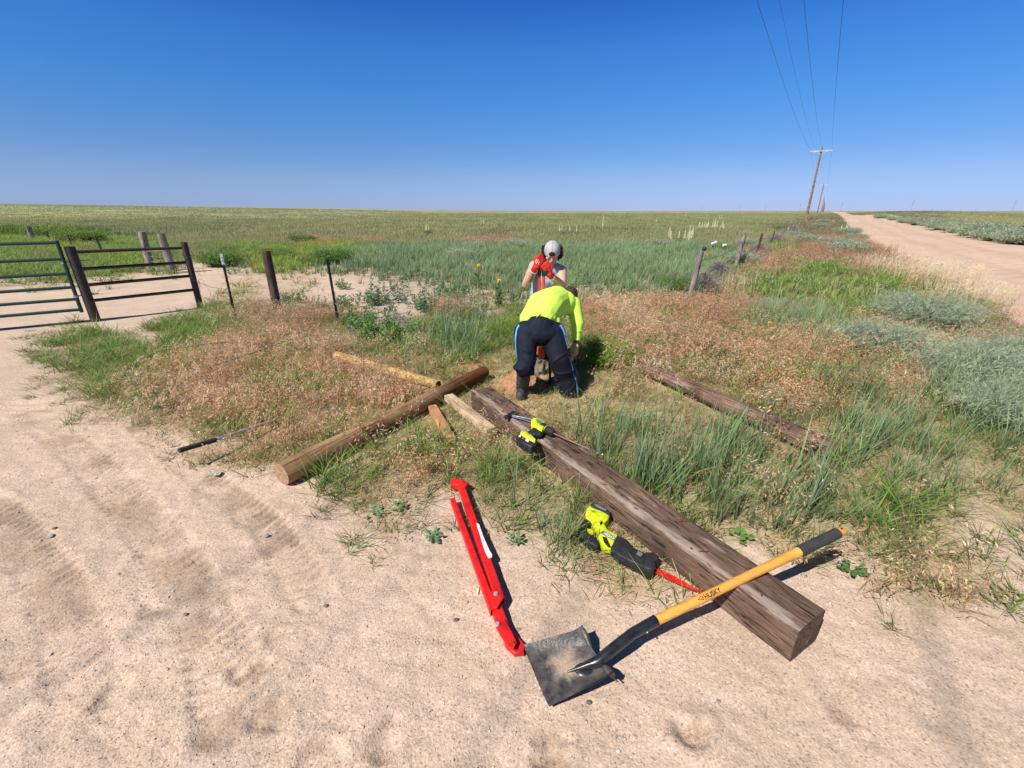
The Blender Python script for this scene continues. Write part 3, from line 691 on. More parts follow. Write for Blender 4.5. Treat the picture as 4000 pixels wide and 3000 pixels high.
def band(y0, y1, LOD, dmax, slope=1.2, marg=1.2, power=1):
    A = slope * (y1 ** 2 - y0 ** 2) + 2 * marg * (y1 - y0); N = int(A * dmax)
    Y = np.sqrt(rng.uniform(y0 ** 2, y1 ** 2, N)) if power == 1 else y0 * (y1 / y0) ** rng.uniform(0, 1, N)
    X = rng.uniform(-1, 1, N) * (slope * Y + marg)
    c = code(X, Y); keep = clear(X, Y)
    clump = fbm(X * 2.2, Y * 2.2, 3, 55)
    I = {k: CODES.index(k) for k in CODES}; u = rng.uniform(0, 1, N); p1 = fbm(X * 2.9 + 4, Y * 2.9, 3, 91); p2 = fbm(X * 1.7, Y * 1.7 - 6, 3, 95)
    c = np.where((c == I['t']) & (p1 > .56) & (u < .8), I['g'], c); c = np.where((c == I['t']) & (u < .30), I['m'], c); c = np.where((c == I['t']) & (p1 < .37) & (u < .8), I['g'], c)
    c = np.where((c == I['t']) & (p2 > .57) & (u < .8), I['r'], c); c = np.where((c == I['r']) & (u < .12), I['g'], c)
    c = np.where((c == I['b']) & (u < .30) & (Y < 9), I['g'], c); c = np.where((c == I['b']) & (p2 > .62) & (u < .6) & (Y < 9), I['t'], c)
    c = np.where((c == I['m']) & (p1 > .58) & (u < .5), I['g'], c); c = np.where((c == I['m']) & (p2 > .6) & (u < .5), I['t'], c)
    c = np.where((c == I['d']) & (u < .12), I['m'], c); c = np.where((c == I['g']) & (u < .15) & (Y < 9), I['m'], c)
    Z = height(X, Y, False)
    for ch, (T_, dens) in LOD.items():
        if ch == '.': continue
        m = keep & (c == CODES.index(ch)) & (rng.uniform(0, 1, N) < dens / dmax * np.clip(.02 + 2.2 * clump, 0, 1.3))
        n = m.sum()
        if not n: continue
        hue = fbm(X[m] * .8, Y[m] * .8, 3, 66)[:, None]
        tint = (rng.uniform(.86, 1.14, (n, 1)) * (.82 + .50 * hue)) * np.array(TINT.get(ch, (1, 1, 1)) if y0 < 90 else (1, 1, 1))
        s = rng.uniform(.75, 1.25, n) * (.75 + .5 * clump[m])
        if ch in 'tr' and y0 < 20:
            pa = ss(.35, .65, fbm(X[m] * 1.5 - 3, Y[m] * 1.5, 3, 131))[:, None]
            tint = tint * (np.array([1.06, 1.10, 1.13]) * pa + np.array([.95, .84, .77]) * (1 - pa)); s = s * (.72 + .6 * fbm(X[m] * 3.1, Y[m] * 3.1, 2, 137))
        inst(ch, T_, X[m], Y[m], Z[m] - .003, s, tint)
band(1.0, 8.5, NEAR, 155)
def plumes():      # taller fluffy clumps with hanging seed heads, in drifts
    N = 5200; Y = np.sqrt(rng.uniform(2.2 ** 2, 9 ** 2, N)); X = rng.uniform(-1, 1, N) * (1.15 * Y + 1)
    c = code(X, Y); p3 = fbm(X * 1.1 + 17, Y * 1.1, 3, 171); k = ((c == CODES.index('t')) | ((c == CODES.index('r')) & (rng.uniform(0, 1, N) < .5))) & (p3 > .44) & (fbm(X * 2.9 + 4, Y * 2.9, 3, 91) < .57) & (fbm(X * 2.9 + 4, Y * 2.9, 3, 91) > .38) & clear(X, Y); X, Y = X[k], Y[k]; n = len(X)
    pale = [T_plume(9, ((.80, .62, .42), (.78, .57, .37))) for _ in range(5)]; rust = [T_plume(9, ((.66, .41, .24), (.70, .46, .29), (.56, .33, .22))) for _ in range(5)]
    w_ = fbm(X * .9, Y * .9, 2, 175) + rng.normal(0, .06, n) > .5; ti = rng.uniform(.85, 1.12, (n, 1)) * np.ones(3); sc = rng.uniform(.7, 1.2, n)
    for L, m in ((pale, w_), (rust, ~w_)): inst('t', L, X[m], Y[m], height(X[m], Y[m], False), sc[m], ti[m])
plumes()
def litter():      # dead straw lying among the stems
    N = 15000; Y = np.sqrt(rng.uniform(1.3 ** 2, 8.5 ** 2, N)); X = rng.uniform(-1, 1, N) * (1.15 * Y + 1)
    c = code(X, Y); m = (c > 1) & (c != CODES.index('w')) & ~inpoly(X, Y, RP); X, Y = X[m], Y[m]; n = len(X)
    inst('d', [T_straw(12, .0045) for _ in range(6)], X, Y, height(X, Y, False), rng.uniform(.7, 1.3, n), rng.uniform(.7, 1.05, (n, 1)) * np.ones(3))
litter()
band(8.5, 32, MID, 46, 1.5)
def farband(y0, y1, N, sc):
    Y = y0 * (y1 / y0) ** rng.uniform(0, 1, N); X = rng.uniform(-1, 1, N) * (1.9 * Y + 3)
    c = code(X, Y); keep = clear(X, Y); Z = height(X, Y, False)
    for ch, (T_, dens) in FAR.items():
        if ch == '.': continue
        m = keep & (c == CODES.index(ch)); n = m.sum()
        if not n: continue
        hue = fbm(X[m] * .10, Y[m] * .05, 4, 66)[:, None]; hue2 = fbm(X[m] * .5, Y[m] * .25, 3, 61)[:, None]
        tint = (rng.uniform(.88, 1.12, (n, 1)) * (.62 + .42 * hue + .34 * hue2)); tint = tint * (1 + (hue - .5) * np.array([.3, 0, -.1])) * (1 + .15 * ss(20, 160, -X[m]))[:, None]
        inst('o' if ch in 'smwd' else ch, T_, X[m], Y[m], Z[m] - .02, rng.uniform(.8, 1.3, n) * sc * (Y[m] / y0) ** .35, tint)
farband(32, 90, 88000, 1.0); farband(90, 320, 88000, 1.15)
NAMES = {'t': ('dry_grass', 'tan drooping dry grass with seed heads around the timbers'), 'r': ('reddish_grass', 'reddish brown dry grass in patches'),
 'b': ('wheatgrass', 'blue green upright grass blades'), 'g': ('green_grass', 'lush green arching grass'), 'm': ('mixed_grass', 'short green and straw coloured mixed grass'),
 's': ('sand_tufts', 'small flat grass tufts scattered on the sand'), 'w': ('weeds', 'low grey green leafy weeds on sand'), 'd': ('trampled_straw', 'trampled straw coloured grass around the two men'),
 'y': ('yellow_green_weeds', 'bright yellow green bushy weeds behind the gate'), 'o': ('prairie_grass', 'olive prairie grass covering the field to the horizon')}
for k, (V_, T_, C_, n_) in ACC.items():
    o = npmesh(NAMES[k][0], np.concatenate(V_), np.concatenate(T_), np.clip(np.concatenate(C_), 0, 1), M['leaf'])
    tag(o, NAMES[k][1], 'grass', kind='stuff')
ACC.clear()
# pebbles on the sand
def octa():
    v = np.array([(1, 0, 0), (-1, 0, 0), (0, 1, 0), (0, -1, 0), (0, 0, .7), (0, 0, -.7)], float) * rng.uniform(.7, 1.2, (6, 1))
    t = np.array([(0, 2, 4), (2, 1, 4), (1, 3, 4), (3, 0, 4), (2, 0, 5), (1, 2, 5), (3, 1, 5), (0, 3, 5)]); return v, t, np.ones((6, 3))
N = 110000; Y = np.sqrt(rng.uniform(.8 ** 2, 6 ** 2, N)); X = rng.uniform(-1, 1, N) * (1.15 * Y + .6)
c = code(X, Y); m = (c <= 1) & clear(X, Y); X, Y = X[m], Y[m]; n = len(X)
pal = np.array([(.66, .54, .46), (.72, .64, .56), (.58, .46, .38), (.44, .37, .33), (.66, .46, .36), (.72, .68, .62)])
s = np.clip(rng.lognormal(-6.2, .5, n), .001, .010)
inst('p', [octa() for _ in range(5)], X, Y, height(X, Y) + s * .2, s, pal[rng.integers(0, 6, n)] * .8)
V_, T_, C_, _ = ACC['p']; tag(npmesh('pebbles', np.concatenate(V_), np.concatenate(T_), np.concatenate(C_), M['stone']), 'small pinkish and grey pebbles strewn over the sand', 'pebbles', kind='stuff'); ACC.clear()

# ------------------------------------------------------------------ timbers and logs on the ground
def beam(name, label, cat, c, yaw, L, W_, Hh, m, pitch=0, rough=.006, seg=60, round_=.012, mat_end=None):
    """squared timber with worn, slightly uneven edges; long axis = object X"""
    bm = bmesh.new(); prof = []
    for sx_, sy_ in ((1, 1), (-1, 1), (-1, -1), (1, -1)):
        for a_ in (0, 30, 60, 90):
            t = R(a_) + {(1, 1): 0, (-1, 1): math.pi / 2, (-1, -1): math.pi, (1, -1): 3 * math.pi / 2}[(sx_, sy_)]
            prof.append((sx_ * (W_ / 2 - round_) + round_ * math.cos(t), sy_ * (Hh / 2 - round_) + round_ * math.sin(t)))
    P2 = []
    for i in range(len(prof)):
        a_, b_ = prof[i], prof[(i + 1) % len(prof)]; P2.append(a_)
        if math.dist(a_, b_) > .04:
            for k in range(1, 5): P2.append((a_[0] + (b_[0] - a_[0]) * k / 5, a_[1] + (b_[1] - a_[1]) * k / 5))
    P2 = np.array(P2); n = len(P2); rings = []; xs_ = np.linspace(-L / 2, L / 2, seg); sd = rng.uniform(0, 50)
    for x in xs_:
        ang = np.arctan2(P2[:, 1], P2[:, 0]); ln = np.hypot(P2[:, 0], P2[:, 1])
        corner = (np.abs(P2[:, 0]) > W_ / 2 - round_ * 1.6) & (np.abs(P2[:, 1]) > Hh / 2 - round_ * 1.6)
        d = (fbm(ang * 3 + sd, np.full(n, x * 1.5), 3, 7) - .5) * rough * 1.6 + (fbm(ang * 9 + sd, np.full(n, x * 5), 3, 9) - .5) * rough - corner * rough * .8 * fbm(ang * 2, np.full(n, x * 7 + sd), 3, 3)
        k = 1 + d / ln; e_ = .004 if abs(x) > L / 2 - 1e-6 else 0
        rings.append([bm.verts.new((x, P2[i, 0] * k[i], P2[i, 1] * k[i])) for i in range(n)])
    for r0, r1 in zip(rings[:-1], rings[1:]):
        for i in range(n): bm.faces.new((r0[i], r1[i], r1[(i + 1) % n], r0[(i + 1) % n]))
    f0 = bm.faces.new(rings[0][::1]); f1 = bm.faces.new(rings[-1][::-1]); bmesh.ops.recalc_face_normals(bm, faces=bm.faces)
    if mat_end: f0.material_index = 1; f1.material_index = 1
    me = bpy.data.meshes.new(name); bm.to_mesh(me); bm.free(); me.materials.append(m)
    if mat_end: me.materials.append(mat_end)
    me.polygons.foreach_set('use_smooth', [True] * len(me.polygons)); me.set_sharp_from_angle(angle=R(40))
    o = bpy.data.objects.new(name, me); COL.objects.link(o); o.location = c; o.rotation_euler = (0, pitch, yaw); ORG[o.name] = Vector(c)
    return tag(o, label, cat)
def log(name, label, cat, a, b, ra, rb, m, mend=None, seg=50, n=28, rough=.05):
    a = Vector(a); b = Vector(b); L = (b - a).length; d = (b - a).normalized(); bm = bmesh.new(); rings = []; sd = random.uniform(0, 50)
    for i in range(seg):
        x = L * i / (seg - 1); r = ra + (rb - ra) * i / (seg - 1); th = np.arange(n) * 2 * math.pi / n
        w1 = fbm(np.cos(th) * 2 + sd, np.sin(th) * 2 + x * 1.2, 3, 4) - .5; w2 = fbm(np.cos(th) * 7 + sd, np.sin(th) * 7 + x * 3, 2, 6) - .5
        rr = r * (1 + w1 * rough * 2.4 + w2 * rough); rr = rr - (.004 if i in (0, seg - 1) else 0)
        rings.append([bm.verts.new((x, math.cos(t) * q, math.sin(t) * q)) for t, q in zip(th, rr)])
    for r0, r1 in zip(rings[:-1], rings[1:]):
        for i in range(n): bm.faces.new((r0[i], r1[i], r1[(i + 1) % n], r0[(i + 1) % n]))
    f0 = bm.faces.new(rings[0]); f1 = bm.faces.new(rings[-1][::-1]); bmesh.ops.recalc_face_normals(bm, faces=bm.faces)
    if mend: f0.material_index = 1; f1.material_index = 1
    me = bpy.data.meshes.new(name); bm.to_mesh(me); bm.free(); me.materials.append(m)
    if mend: me.materials.append(mend)
    me.polygons.foreach_set('use_smooth', [True] * len(me.polygons)); me.set_sharp_from_angle(angle=R(50))
    o = bpy.data.objects.new(name, me); COL.objects.link(o); o.location = a; o.rotation_mode = 'QUATERNION'
    o.rotation_quaternion = d.to_track_quat('X', 'Z'); ORG[o.name] = a
    return tag(o, label, cat) if label else o
tyaw = math.atan2(-2.491, 1.49)
tie = beam('squared_timber', 'long weathered squared timber lying on sand under the yellow shovel handle', 'timber', (.457, 2.566, .09), tyaw, 2.90, .205, .18, M['tie'], seg=220, rough=.007)
log('round_log', 'long brown round log with a sawn end, crossing the grass left of the squared timber', 'log', G(1098, 1853, .078), G(1893, 1452, .09), .083, .066, M['log'], M['logend'], rough=.03)
# its buried end is stained dark and damp
def wetend():
    m = M['log']; n = m.node_tree.nodes; l = m.node_tree.links; b = n['Principled BSDF']; src = b.inputs['Base Color'].links[0].from_socket
    tc = n.new('ShaderNodeTexCoord'); sx_ = n.new('ShaderNodeSeparateXYZ'); l.new(tc.outputs['Object'], sx_.inputs[0])
    nz = n.new('ShaderNodeTexNoise'); nz.inputs['Scale'].default_value = 6; l.new(tc.outputs['Object'], nz.inputs['Vector'])
    ad = n.new('ShaderNodeMath'); ad.operation = 'MULTIPLY_ADD'; l.new(nz.outputs['Fac'], ad.inputs[0]); ad.inputs[1].default_value = .3; l.new(sx_.outputs[0], ad.inputs[2])
    mr = n.new('ShaderNodeMapRange'); mr.inputs[1].default_value = 1.70; mr.inputs[2].default_value = 1.90; l.new(ad.outputs[0], mr.inputs[0])
    mx = n.new('ShaderNodeMix'); mx.data_type = 'RGBA'; mx.blend_type = 'MULTIPLY'; l.new(mr.outputs[0], mx.inputs[0]); l.new(src, mx.inputs[6]); mx.inputs[7].default_value = (.50, .34, .22, 1)
    l.new(mx.outputs[2], b.inputs['Base Color'])
wetend()
log('yellow_post', 'thin yellow treated wooden post half hidden in dry grass behind the brown log', 'wooden post', G(1312, 1388, .09), G(1712, 1504, .05), .052, .048, M['yellowlog'], M['black'], rough=.04)
log('creosote_post', 'dark brown creosoted round post lying in the grass right of the men', 'wooden post', G(2512, 1432, .10), G(3248, 1762, .10), .068, .076, M['creo'], M['logend'], rough=.03)
def beam2(name, label, p, q, W_, Hh, m, z, **k):
    p = G(*p, z); q = G(*q, z); d = q - p; c = (p + q) / 2
    return beam(name, label, 'lumber', (c.x, c.y, z - Hh / 2), math.atan2(d.y, d.x), d.length, W_, Hh, m, round_=.004, rough=.002, seg=14, **k)
beam2('lumber_block', 'short orange brown sawn lumber block between the log and the squared timber', (1688, 1582), (1760, 1706), .078, .06, M['fir'], .075)
beam2('lumber_board', 'pale straw coloured lumber piece leaning against the far end of the squared timber', (1752, 1540), (1920, 1672), .088, .06, M['pale'], .11)

# rusty bits and bark chips on the timber
u_ = Vector((math.cos(tyaw), math.sin(tyaw), 0)); v_ = Vector((-u_.y, u_.x, 0)); tc_ = Vector((.457, 2.566, .09))
mb = MB()
for k in range(70):
    s_ = U(-1.4, 1.35) if k > 34 else U(-1.42, -.6); t_ = U(-.09, .09); p = tc_ + u_ * s_ + v_ * t_ + Vector((0, 0, .092))
    a_ = U(0, 6.28); L = U(.008, .028); d = Vector((math.cos(a_), math.sin(a_), U(-.1, .3))) * L; e_ = Vector((-d.y, d.x, 0)).normalized() * U(.0015, .004)
    mb.add([p - e_, p + e_, p + d + e_, p + d - e_, p - e_ + Vector((0, 0, .003)), p + e_ + Vector((0, 0, .003)), p + d + e_ * .4 + Vector((0, 0, .004)), p + d - e_ * .4 + Vector((0, 0, .004))],
           [(0, 1, 2, 3), (7, 6, 5, 4), (0, 4, 5, 1), (2, 6, 7, 3), (0, 3, 7, 4), (1, 5, 6, 2)])
tag(mb.build('wood_chips', M['darkpost'], smooth=False), 'dark bark chips and splinters scattered on top of the squared timber', 'wood chips', kind='stuff')
for k, (px, py, lab) in enumerate([(2668, 2037, 'bent rusty fence staple and nail sunk in the middle of the squared timber'), (2750, 2155, 'small rusty nail plate in the squared timber nearest the shovel handle')]):
    q = G(px, py, .185); mb = MB()
    mb.tube([q + Vector((-.02, .006, -.004)), q + Vector((-.008, .0, .008)), q + Vector((.012, -.004, .006)), q + Vector((.022, .006, -.004))], .0025, 6)
    if k == 0: mb.tube([q + Vector((-.006, .02, -.003)), q + Vector((.004, .006, .008)), q + Vector((.012, -.012, .002))], .0025, 6)
    tag(mb.build('rusty_nail', mat('rust', (.16, .05, .025), .9, bump=.4), org=q), lab, 'nail')

# ------------------------------------------------------------------ dug soil
def mound(name, label, c, rx, ry, h, seed):
    V = []; Fq = []; n = 46
    for jx in range(n):
        for ix in range(n):
            x = (ix / (n - 1) * 2 - 1) * 1.25; y = (jx / (n - 1) * 2 - 1) * 1.25; r = math.hypot(x, y)
            V.append([x * rx, y * ry, r])
    V = np.array(V); X = V[:, 0]; Y = V[:, 1]; r = V[:, 2] + (fbm(X * 7 + seed, Y * 7, 3, seed) - .5) * .45
    V[:, 2] = h * np.clip(1 - r, -.25, 1) ** 1.0 * 1.0
    V[:, 2] = np.where(r < 1, h * (1 - ss(0, 1.05, r)), -.02) + (fbm(X * 26, Y * 26, 4, seed) - .5) * .05 + (fbm(X * 70, Y * 70, 2, seed + 2) - .5) * .018
    V[:, 2] = np.where(V[:, 2] < .004, -.02, V[:, 2])
    i = np.arange(n * n).reshape(n, n); q = np.stack([i[:-1, :-1], i[:-1, 1:], i[1:, 1:], i[1:, :-1]], -1).reshape(-1, 4)
    o = npmesh(name, V, q, None, M['dirt'], True); o.location = c; return tag(o, label, 'dirt pile')
mound('dirt_mound', 'reddish brown mound of freshly dug soil beside the bending man\'s boot', G(2038, 1510), .37, .29, .18, 5)
mound('dirt_mound', 'low heap of dug soil behind the dark end of the brown log', G(1800, 1440), .34, .2, .06, 9)

# ------------------------------------------------------------------ shovel
def shovel():
    Pb = [G(2045, 2530, .012), G(2145, 2772, .012), G(2390, 2672, .05), G(2272, 2488, .05)]   # tip corners, back corners
    root = thing('shovel', Pb[0].lerp(Pb[2], .5) * 1.0, 'square black shovel with varnished yellow handle and dark grip resting on the timber', 'shovel')
    # blade: dished sheet with raised sides
    A, B, C_, D = Pb; n = 18; V = []; mb = MB()
    for i in range(n + 1):
        for k in range(n + 1):
            u, v = i / n, k / n          # u along tip->back, v across
            p = A.lerp(D, u).lerp(B.lerp(C_, u), v)
            edge = abs(v - .5) * 2; p.z += .046 * max(0, (edge - .5) / .5) ** 1.7 * (.30 + .70 * u) + .020 * max(0, (u - .8) / .2) ** 2 + .004
            V.append(p)
    N0 = len(V); V += [p - Vector((0, 0, .0022)) for p in V]
    fs = []; id_ = lambda i, k, o=0: i * (n + 1) + k + o * N0
    for i in range(n):
        for k in range(n):
            fs.append((id_(i, k), id_(i + 1, k), id_(i + 1, k + 1), id_(i, k + 1))[::-1]); fs.append((id_(i, k, 1), id_(i + 1, k, 1), id_(i + 1, k + 1, 1), id_(i, k + 1, 1)))
    for i in range(n):
        for k in (0, n): fs.append((id_(i, k), id_(i + 1, k), id_(i + 1, k, 1), id_(i, k, 1))); fs.append((id_(k, i), id_(k, i + 1), id_(k, i + 1, 1), id_(k, i, 1)))
    mb.add(V, fs)
    # turned foot steps at the back corners
    for a_, b_ in ((D, D.lerp(C_, .3)), (C_, C_.lerp(D, .3))):
        mb.tube([a_ + Vector((0, 0, .046)), a_.lerp(b_, .5) + Vector((0, 0, .034)), b_ + Vector((0, 0, .018))], [.010, .014, .008], 10)
        back = (D - A).normalized()
        mb.add([a_ + Vector((0, 0, .034)), b_ + Vector((0, 0, .016)), b_ + back * .012 + Vector((0, 0, -.004)), a_ + back * .026 + Vector((0, 0, .006)),
                a_ + Vector((0, 0, .030)), b_ + Vector((0, 0, .012)), b_ + back * .010 + Vector((0, 0, -.008)), a_ + back * .022 + Vector((0, 0, .002))],
               [(0, 1, 2, 3), (7, 6, 5, 4), (0, 4, 5, 1), (1, 5, 6, 2), (2, 6, 7, 3), (3, 7, 4, 0)])
    mb.build('blade', M['blade'], root, ang=50)
    T0 = G(2215, 2625, .035); T1 = G(2335, 2585, .075); T2 = G(2400, 2530, .10); T3 = G(2470, 2475, .115); T4 = G(2562, 2424, .127)
    s_ = MB(); s_.tube([T0, T0.lerp(T1, .4), T0.lerp(T1, .8), T1, T1.lerp(T2, .5), T2, T3, T4], [.003, .009, .018, .022, .0215, .0215, .0215, .023], 18)
    so_ = s_.build('socket', M['blacksteel'], root, ang=60)
    fr = MB(); fr.ell(T1.lerp(T0, .25) - Vector((0, 0, .026)), (.062, .034, .012), Matrix.Rotation(math.atan2((T1 - T0).y, (T1 - T0).x), 3, 'Z')); fr.build('frog', M['blacksteel'], so_)
    rv = MB(); rv.ell(G(2528, 2470, .132), .0045); rv.build('rivet', M['steel'], so_)
    E0 = T4; E1 = G(3301, 2068, .285); d = (E1 - E0); gs = G(3125, 2150, .255); tg = (gs - E0).dot(d) / d.length_squared
    pts = [E0 + d * t for t in (-.02, .1, .3, .5, .7, tg)]
    h = MB(); h.tube(pts, [.0205, .0205, .019, .0195, .021, .022], 20); h.build('handle', M['ash'], root)
    g = MB(); g.tube([E0 + d * t for t in (tg, tg + .01, (tg + .955) / 2, .945, .955)], [.0225, .0245, .0245, .025, .0235], 20); g.build('grip', M['grip'], root)
    e_ = MB(); e_.tube([E0 + d * t for t in (.954, .975, .992, 1.0)], [.021, .021, .019, .012], 18, flat=.75); en = e_.build('handle_end', M['ash'], root)
    ho = MB(); q = E0 + d * .978 + Vector((-.003, -.002, .0155)); ho.tube([q, q + Vector((0, 0, .0012))], .006, 12); ho.build('hanging_hole', M['ink'], en)
    # printed word on the handle, facing up and towards the camera
    dn = d.normalized(); side = Vector((dn.y, -dn.x, 0)); up = dn.cross(side) * -1
    if up.z < 0: up = -up
    nrm = (up * .86 + side * .5).normalized(); yd = nrm.cross(dn); 
    P0 = E0 + d * .195; hd = bpy.data.objects['handle']
    text('HUSKY', 'printed_word', M['ink'], hd, P0 + nrm * .0203 - yd * .0095 + dn * .026, dn, yd, .027)
    L = MB(); c = P0 + nrm * .0206 + dn * .01
    for a_, b_ in (((-.014, .001), (.004, .008)), ((.004, .008), (.012, .002)), ((-.014, .001), (-.004, -.003)), ((-.004, -.003), (.012, .002)), ((.0, -.004), (.008, -.008)), ((.008, -.008), (.012, .002))):
        L.tube([c + dn * a_[0] + yd * a_[1], c + dn * b_[0] + yd * b_[1]], .0011, 6)
    L.build('printed_dog_head_mark', M['ink'], hd)
shovel()

# ------------------------------------------------------------------ red folding lever
def redtool():
    root = thing('folding_lever', G(1940, 2330, 0), 'bright red folding steel lever tool with two long arms and a white sticker', 'lever tool')
    def arm(name, a_, b_, wd, hh, hollow=True, taper=1.0):
        a_ = Vector(a_); b_ = Vector(b_); d = (b_ - a_).normalized(); s_ = Vector((0, 0, 1)).cross(d).normalized(); u = d.cross(s_)
        mb = MB(); w_ = wd / 2; h_ = hh / 2; c = .004
        prof = [(-w_ + c, h_), (w_ - c, h_), (w_, h_ - c), (w_, -h_ + c), (w_ - c, -h_), (-w_ + c, -h_), (-w_, -h_ + c), (-w_, h_ - c)]
        inn = [(x * .82, y * .8) for x, y in prof]
        vs = [a_ + s_ * x * taper + u * y for x, y in prof] + [b_ + s_ * x + u * y for x, y in prof] + [b_ + s_ * x + u * y for x, y in inn] + [b_ - d * .06 + s_ * x + u * y for x, y in inn]
        fs = [tuple(range(8))] + [(i, (i + 1) % 8, 8 + (i + 1) % 8, 8 + i) for i in range(8)] + [(8 + i, 8 + (i + 1) % 8, 16 + (i + 1) % 8, 16 + i) for i in range(8)] + [(16 + i, 16 + (i + 1) % 8, 24 + (i + 1) % 8, 24 + i) for i in range(8)] + [tuple(range(24, 32))[::-1]]
        mb.add(vs, fs); return mb.build(name, M['red'], root, ang=30), d, s_, u
    long_, d, s_, u = arm('long_arm', G(1795, 1885, .045), G(1955, 2350, .045), .043, .040)
    arm('short_arm', G(1768, 1955, .035), G(1930, 2392, .035), .036, .036, taper=.85)
    h = MB(); h.slab([G(*p, .06) for p in ((1762, 1868), (1805, 1872), (1832, 1885), (1815, 1905), (1790, 1895), (1760, 1890))], .02, .062, .004); h.build('hook', M['red'], root)
    lk = MB(); lk.slab([G(*p, .05) for p in ((1908, 2330), (1952, 2300), (1968, 2345), (1940, 2390), (1925, 2385))], .066, .072, .001)
    lk.slab([G(*p, .05) for p in ((1922, 2378), (1958, 2360), (1990, 2440), (1952, 2458), (1940, 2440))], .012, .05, .004); lk.build('link', M['red'], root)
    jw = MB(); jw.slab([G(*p, .04) for p in ((1935, 2425), (1972, 2430), (2002, 2485), (2018, 2520), (2006, 2545), (1985, 2540), (1955, 2495), (1940, 2455))], .052, .058, .001)
    jw.slab([G(*p, .03) for p in ((1955, 2450), (1992, 2445), (2012, 2475), (2050, 2515), (2046, 2548), (2010, 2552), (1975, 2520))], .008, .030, .003); jw.build('jaw', M['red'], root)
    for p, z in (((1937, 2320), .07), ((1943, 2438), .058)):
        b = MB(); q = G(*p, z + .004); b.tube([q, q + Vector((0, 0, .005))], [.011, .009], 12); b.build('bolt', M['dullsteel'], root)
    hb = MB(); q = G(2009, 2508, .059); hb.tube([q, q + Vector((0, 0, .0006))], .005, 12); hb.build('bolt_hole', M['ink'], root)
    st = MB(); z = .068
    st.slab([G(*p, z) for p in ((1862, 2042), (1872, 2048), (1876, 2062), (1888, 2095), (1902, 2128), (1912, 2150), (1922, 2166), (1921, 2177), (1908, 2180), (1895, 2155), (1882, 2115), (1872, 2080), (1864, 2058))], z - .0012, z)
    sk = st.build('sticker', M['white'], long_)
    for k, (px, py) in enumerate(((1872, 2062), (1880, 2088), (1890, 2112), (1900, 2136))):
        pr = MB()
        c = G(px, py, z + .0006); pr.box(c, (.016, .0035, .0006), Matrix.Rotation(-1.2, 3, 'Z')); pr.build('printed_line', M['greyp'], long_)
redtool()

# ------------------------------------------------------------------ reciprocating saw
def saw():
    root = thing('reciprocating_saw', G(2420, 2130, 0), 'lime green and black cordless reciprocating saw with red blade lying beside the timber', 'power saw')
    z = .05
    def sl(name, pts, z0, z1, m, ins=.005, par=None):
        mb = MB(); mb.slab([G(*p, z) for p in pts], z0, z1, ins); return mb.build(name, m, par or root, ang=50)
    bd = sl('body', [(2338, 2050), (2352, 2042), (2372, 2078), (2412, 2100), (2402, 2122), (2392, 2148), (2358, 2140), (2335, 2108), (2345, 2090)], .016, .070, M['lime'])
    sl('battery_mount', [(2292, 1998), (2302, 1985), (2345, 2000), (2380, 2026), (2372, 2042), (2352, 2062), (2340, 2075), (2320, 2060), (2290, 2035), (2286, 2018)], .016, .070, M['lime'])
    bt = sl('battery', [(2312, 1980), (2326, 1976), (2360, 1992), (2384, 2012), (2382, 2026), (2345, 2008), (2306, 1992)], .012, .074, M['black'])
    sl('battery_label', [(2322, 1985), (2330, 1983), (2368, 2004), (2366, 2011), (2326, 1992)], 0.0745, .0762, M['greyp'], 0, bt)
    hn = sl('rear_handle', [(2282, 2036), (2312, 2030), (2318, 2050), (2290, 2060), (2288, 2078), (2300, 2092), (2330, 2105), (2338, 2128), (2330, 2142), (2298, 2126), (2268, 2100), (2258, 2078), (2268, 2056)], .014, .066, M['black'], .006)
    sl('housing_strip', [(2352, 2108), (2368, 2112), (2386, 2150), (2372, 2148), (2358, 2130)], .0695, .0725, M['black'], .001, bd)

    sl('trigger', [(2292, 2068), (2308, 2070), (2318, 2080), (2300, 2080)], .03, .06, M['lime'], .004)
    bo = sl('front_boot', [(2385, 2148), (2400, 2118), (2412, 2104), (2444, 2118), (2460, 2132), (2470, 2150), (2520, 2174), (2528, 2200), (2510, 2226), (2470, 2208), (2410, 2178)], .012, .074, M['black'], .007)
    sl('boot_window', [(2490, 2168), (2510, 2178), (2502, 2190), (2484, 2180)], .0745, .077, M['greyp'], 0, bo)
    sl('shoe', [(2520, 2172), (2552, 2174), (2572, 2190), (2566, 2200), (2552, 2200), (2560, 2222), (2552, 2240), (2530, 2240), (2510, 2228), (2516, 2200)], .008, .080, M['black'], .006)
    bl = MB(); A = [G(*p, .035) for p in ((2545, 2218), (2556, 2214), (2640, 2254), (2700, 2288), (2750, 2314), (2748, 2319), (2690, 2298), (2620, 2266), (2545, 2230))]
    bl.slab(A, .033, .036); bl.build('saw_blade', M['red'], root)
    te = MB()
    for k in range(26):
        p = G(2556, 2214, .0345).lerp(G(2640, 2254, .0345), k / 25 * 1.7 if k / 25 * 1.7 < 1 else 1)
        te.box(p, (.0022, .003, .002), Matrix.Rotation(.8, 3, 'Z'))
    te.build('blade_teeth', M['dullsteel'], root)
    # maker's word on a grey plate, reading upside down towards the battery
    d = (G(2345, 2072, z) - G(2402, 2104, z)).normalized(); n = Vector((d.y, -d.x, 0))
    if n.y > 0: n = -n
    pl = MB(); c = G(2377, 2092, .0708); pl.box(c, (.088, .028, .0016), Matrix.Rotation(math.atan2(d.y, d.x), 3, 'Z')); pp = pl.build('name_plate', M['greyp'], bd)
    text('RYOBI', 'printed_word', M['inkwhite'], bd, c - d * .038 - n * .0078 + Vector((0, 0, .0012)), d, n, .0235)
saw()

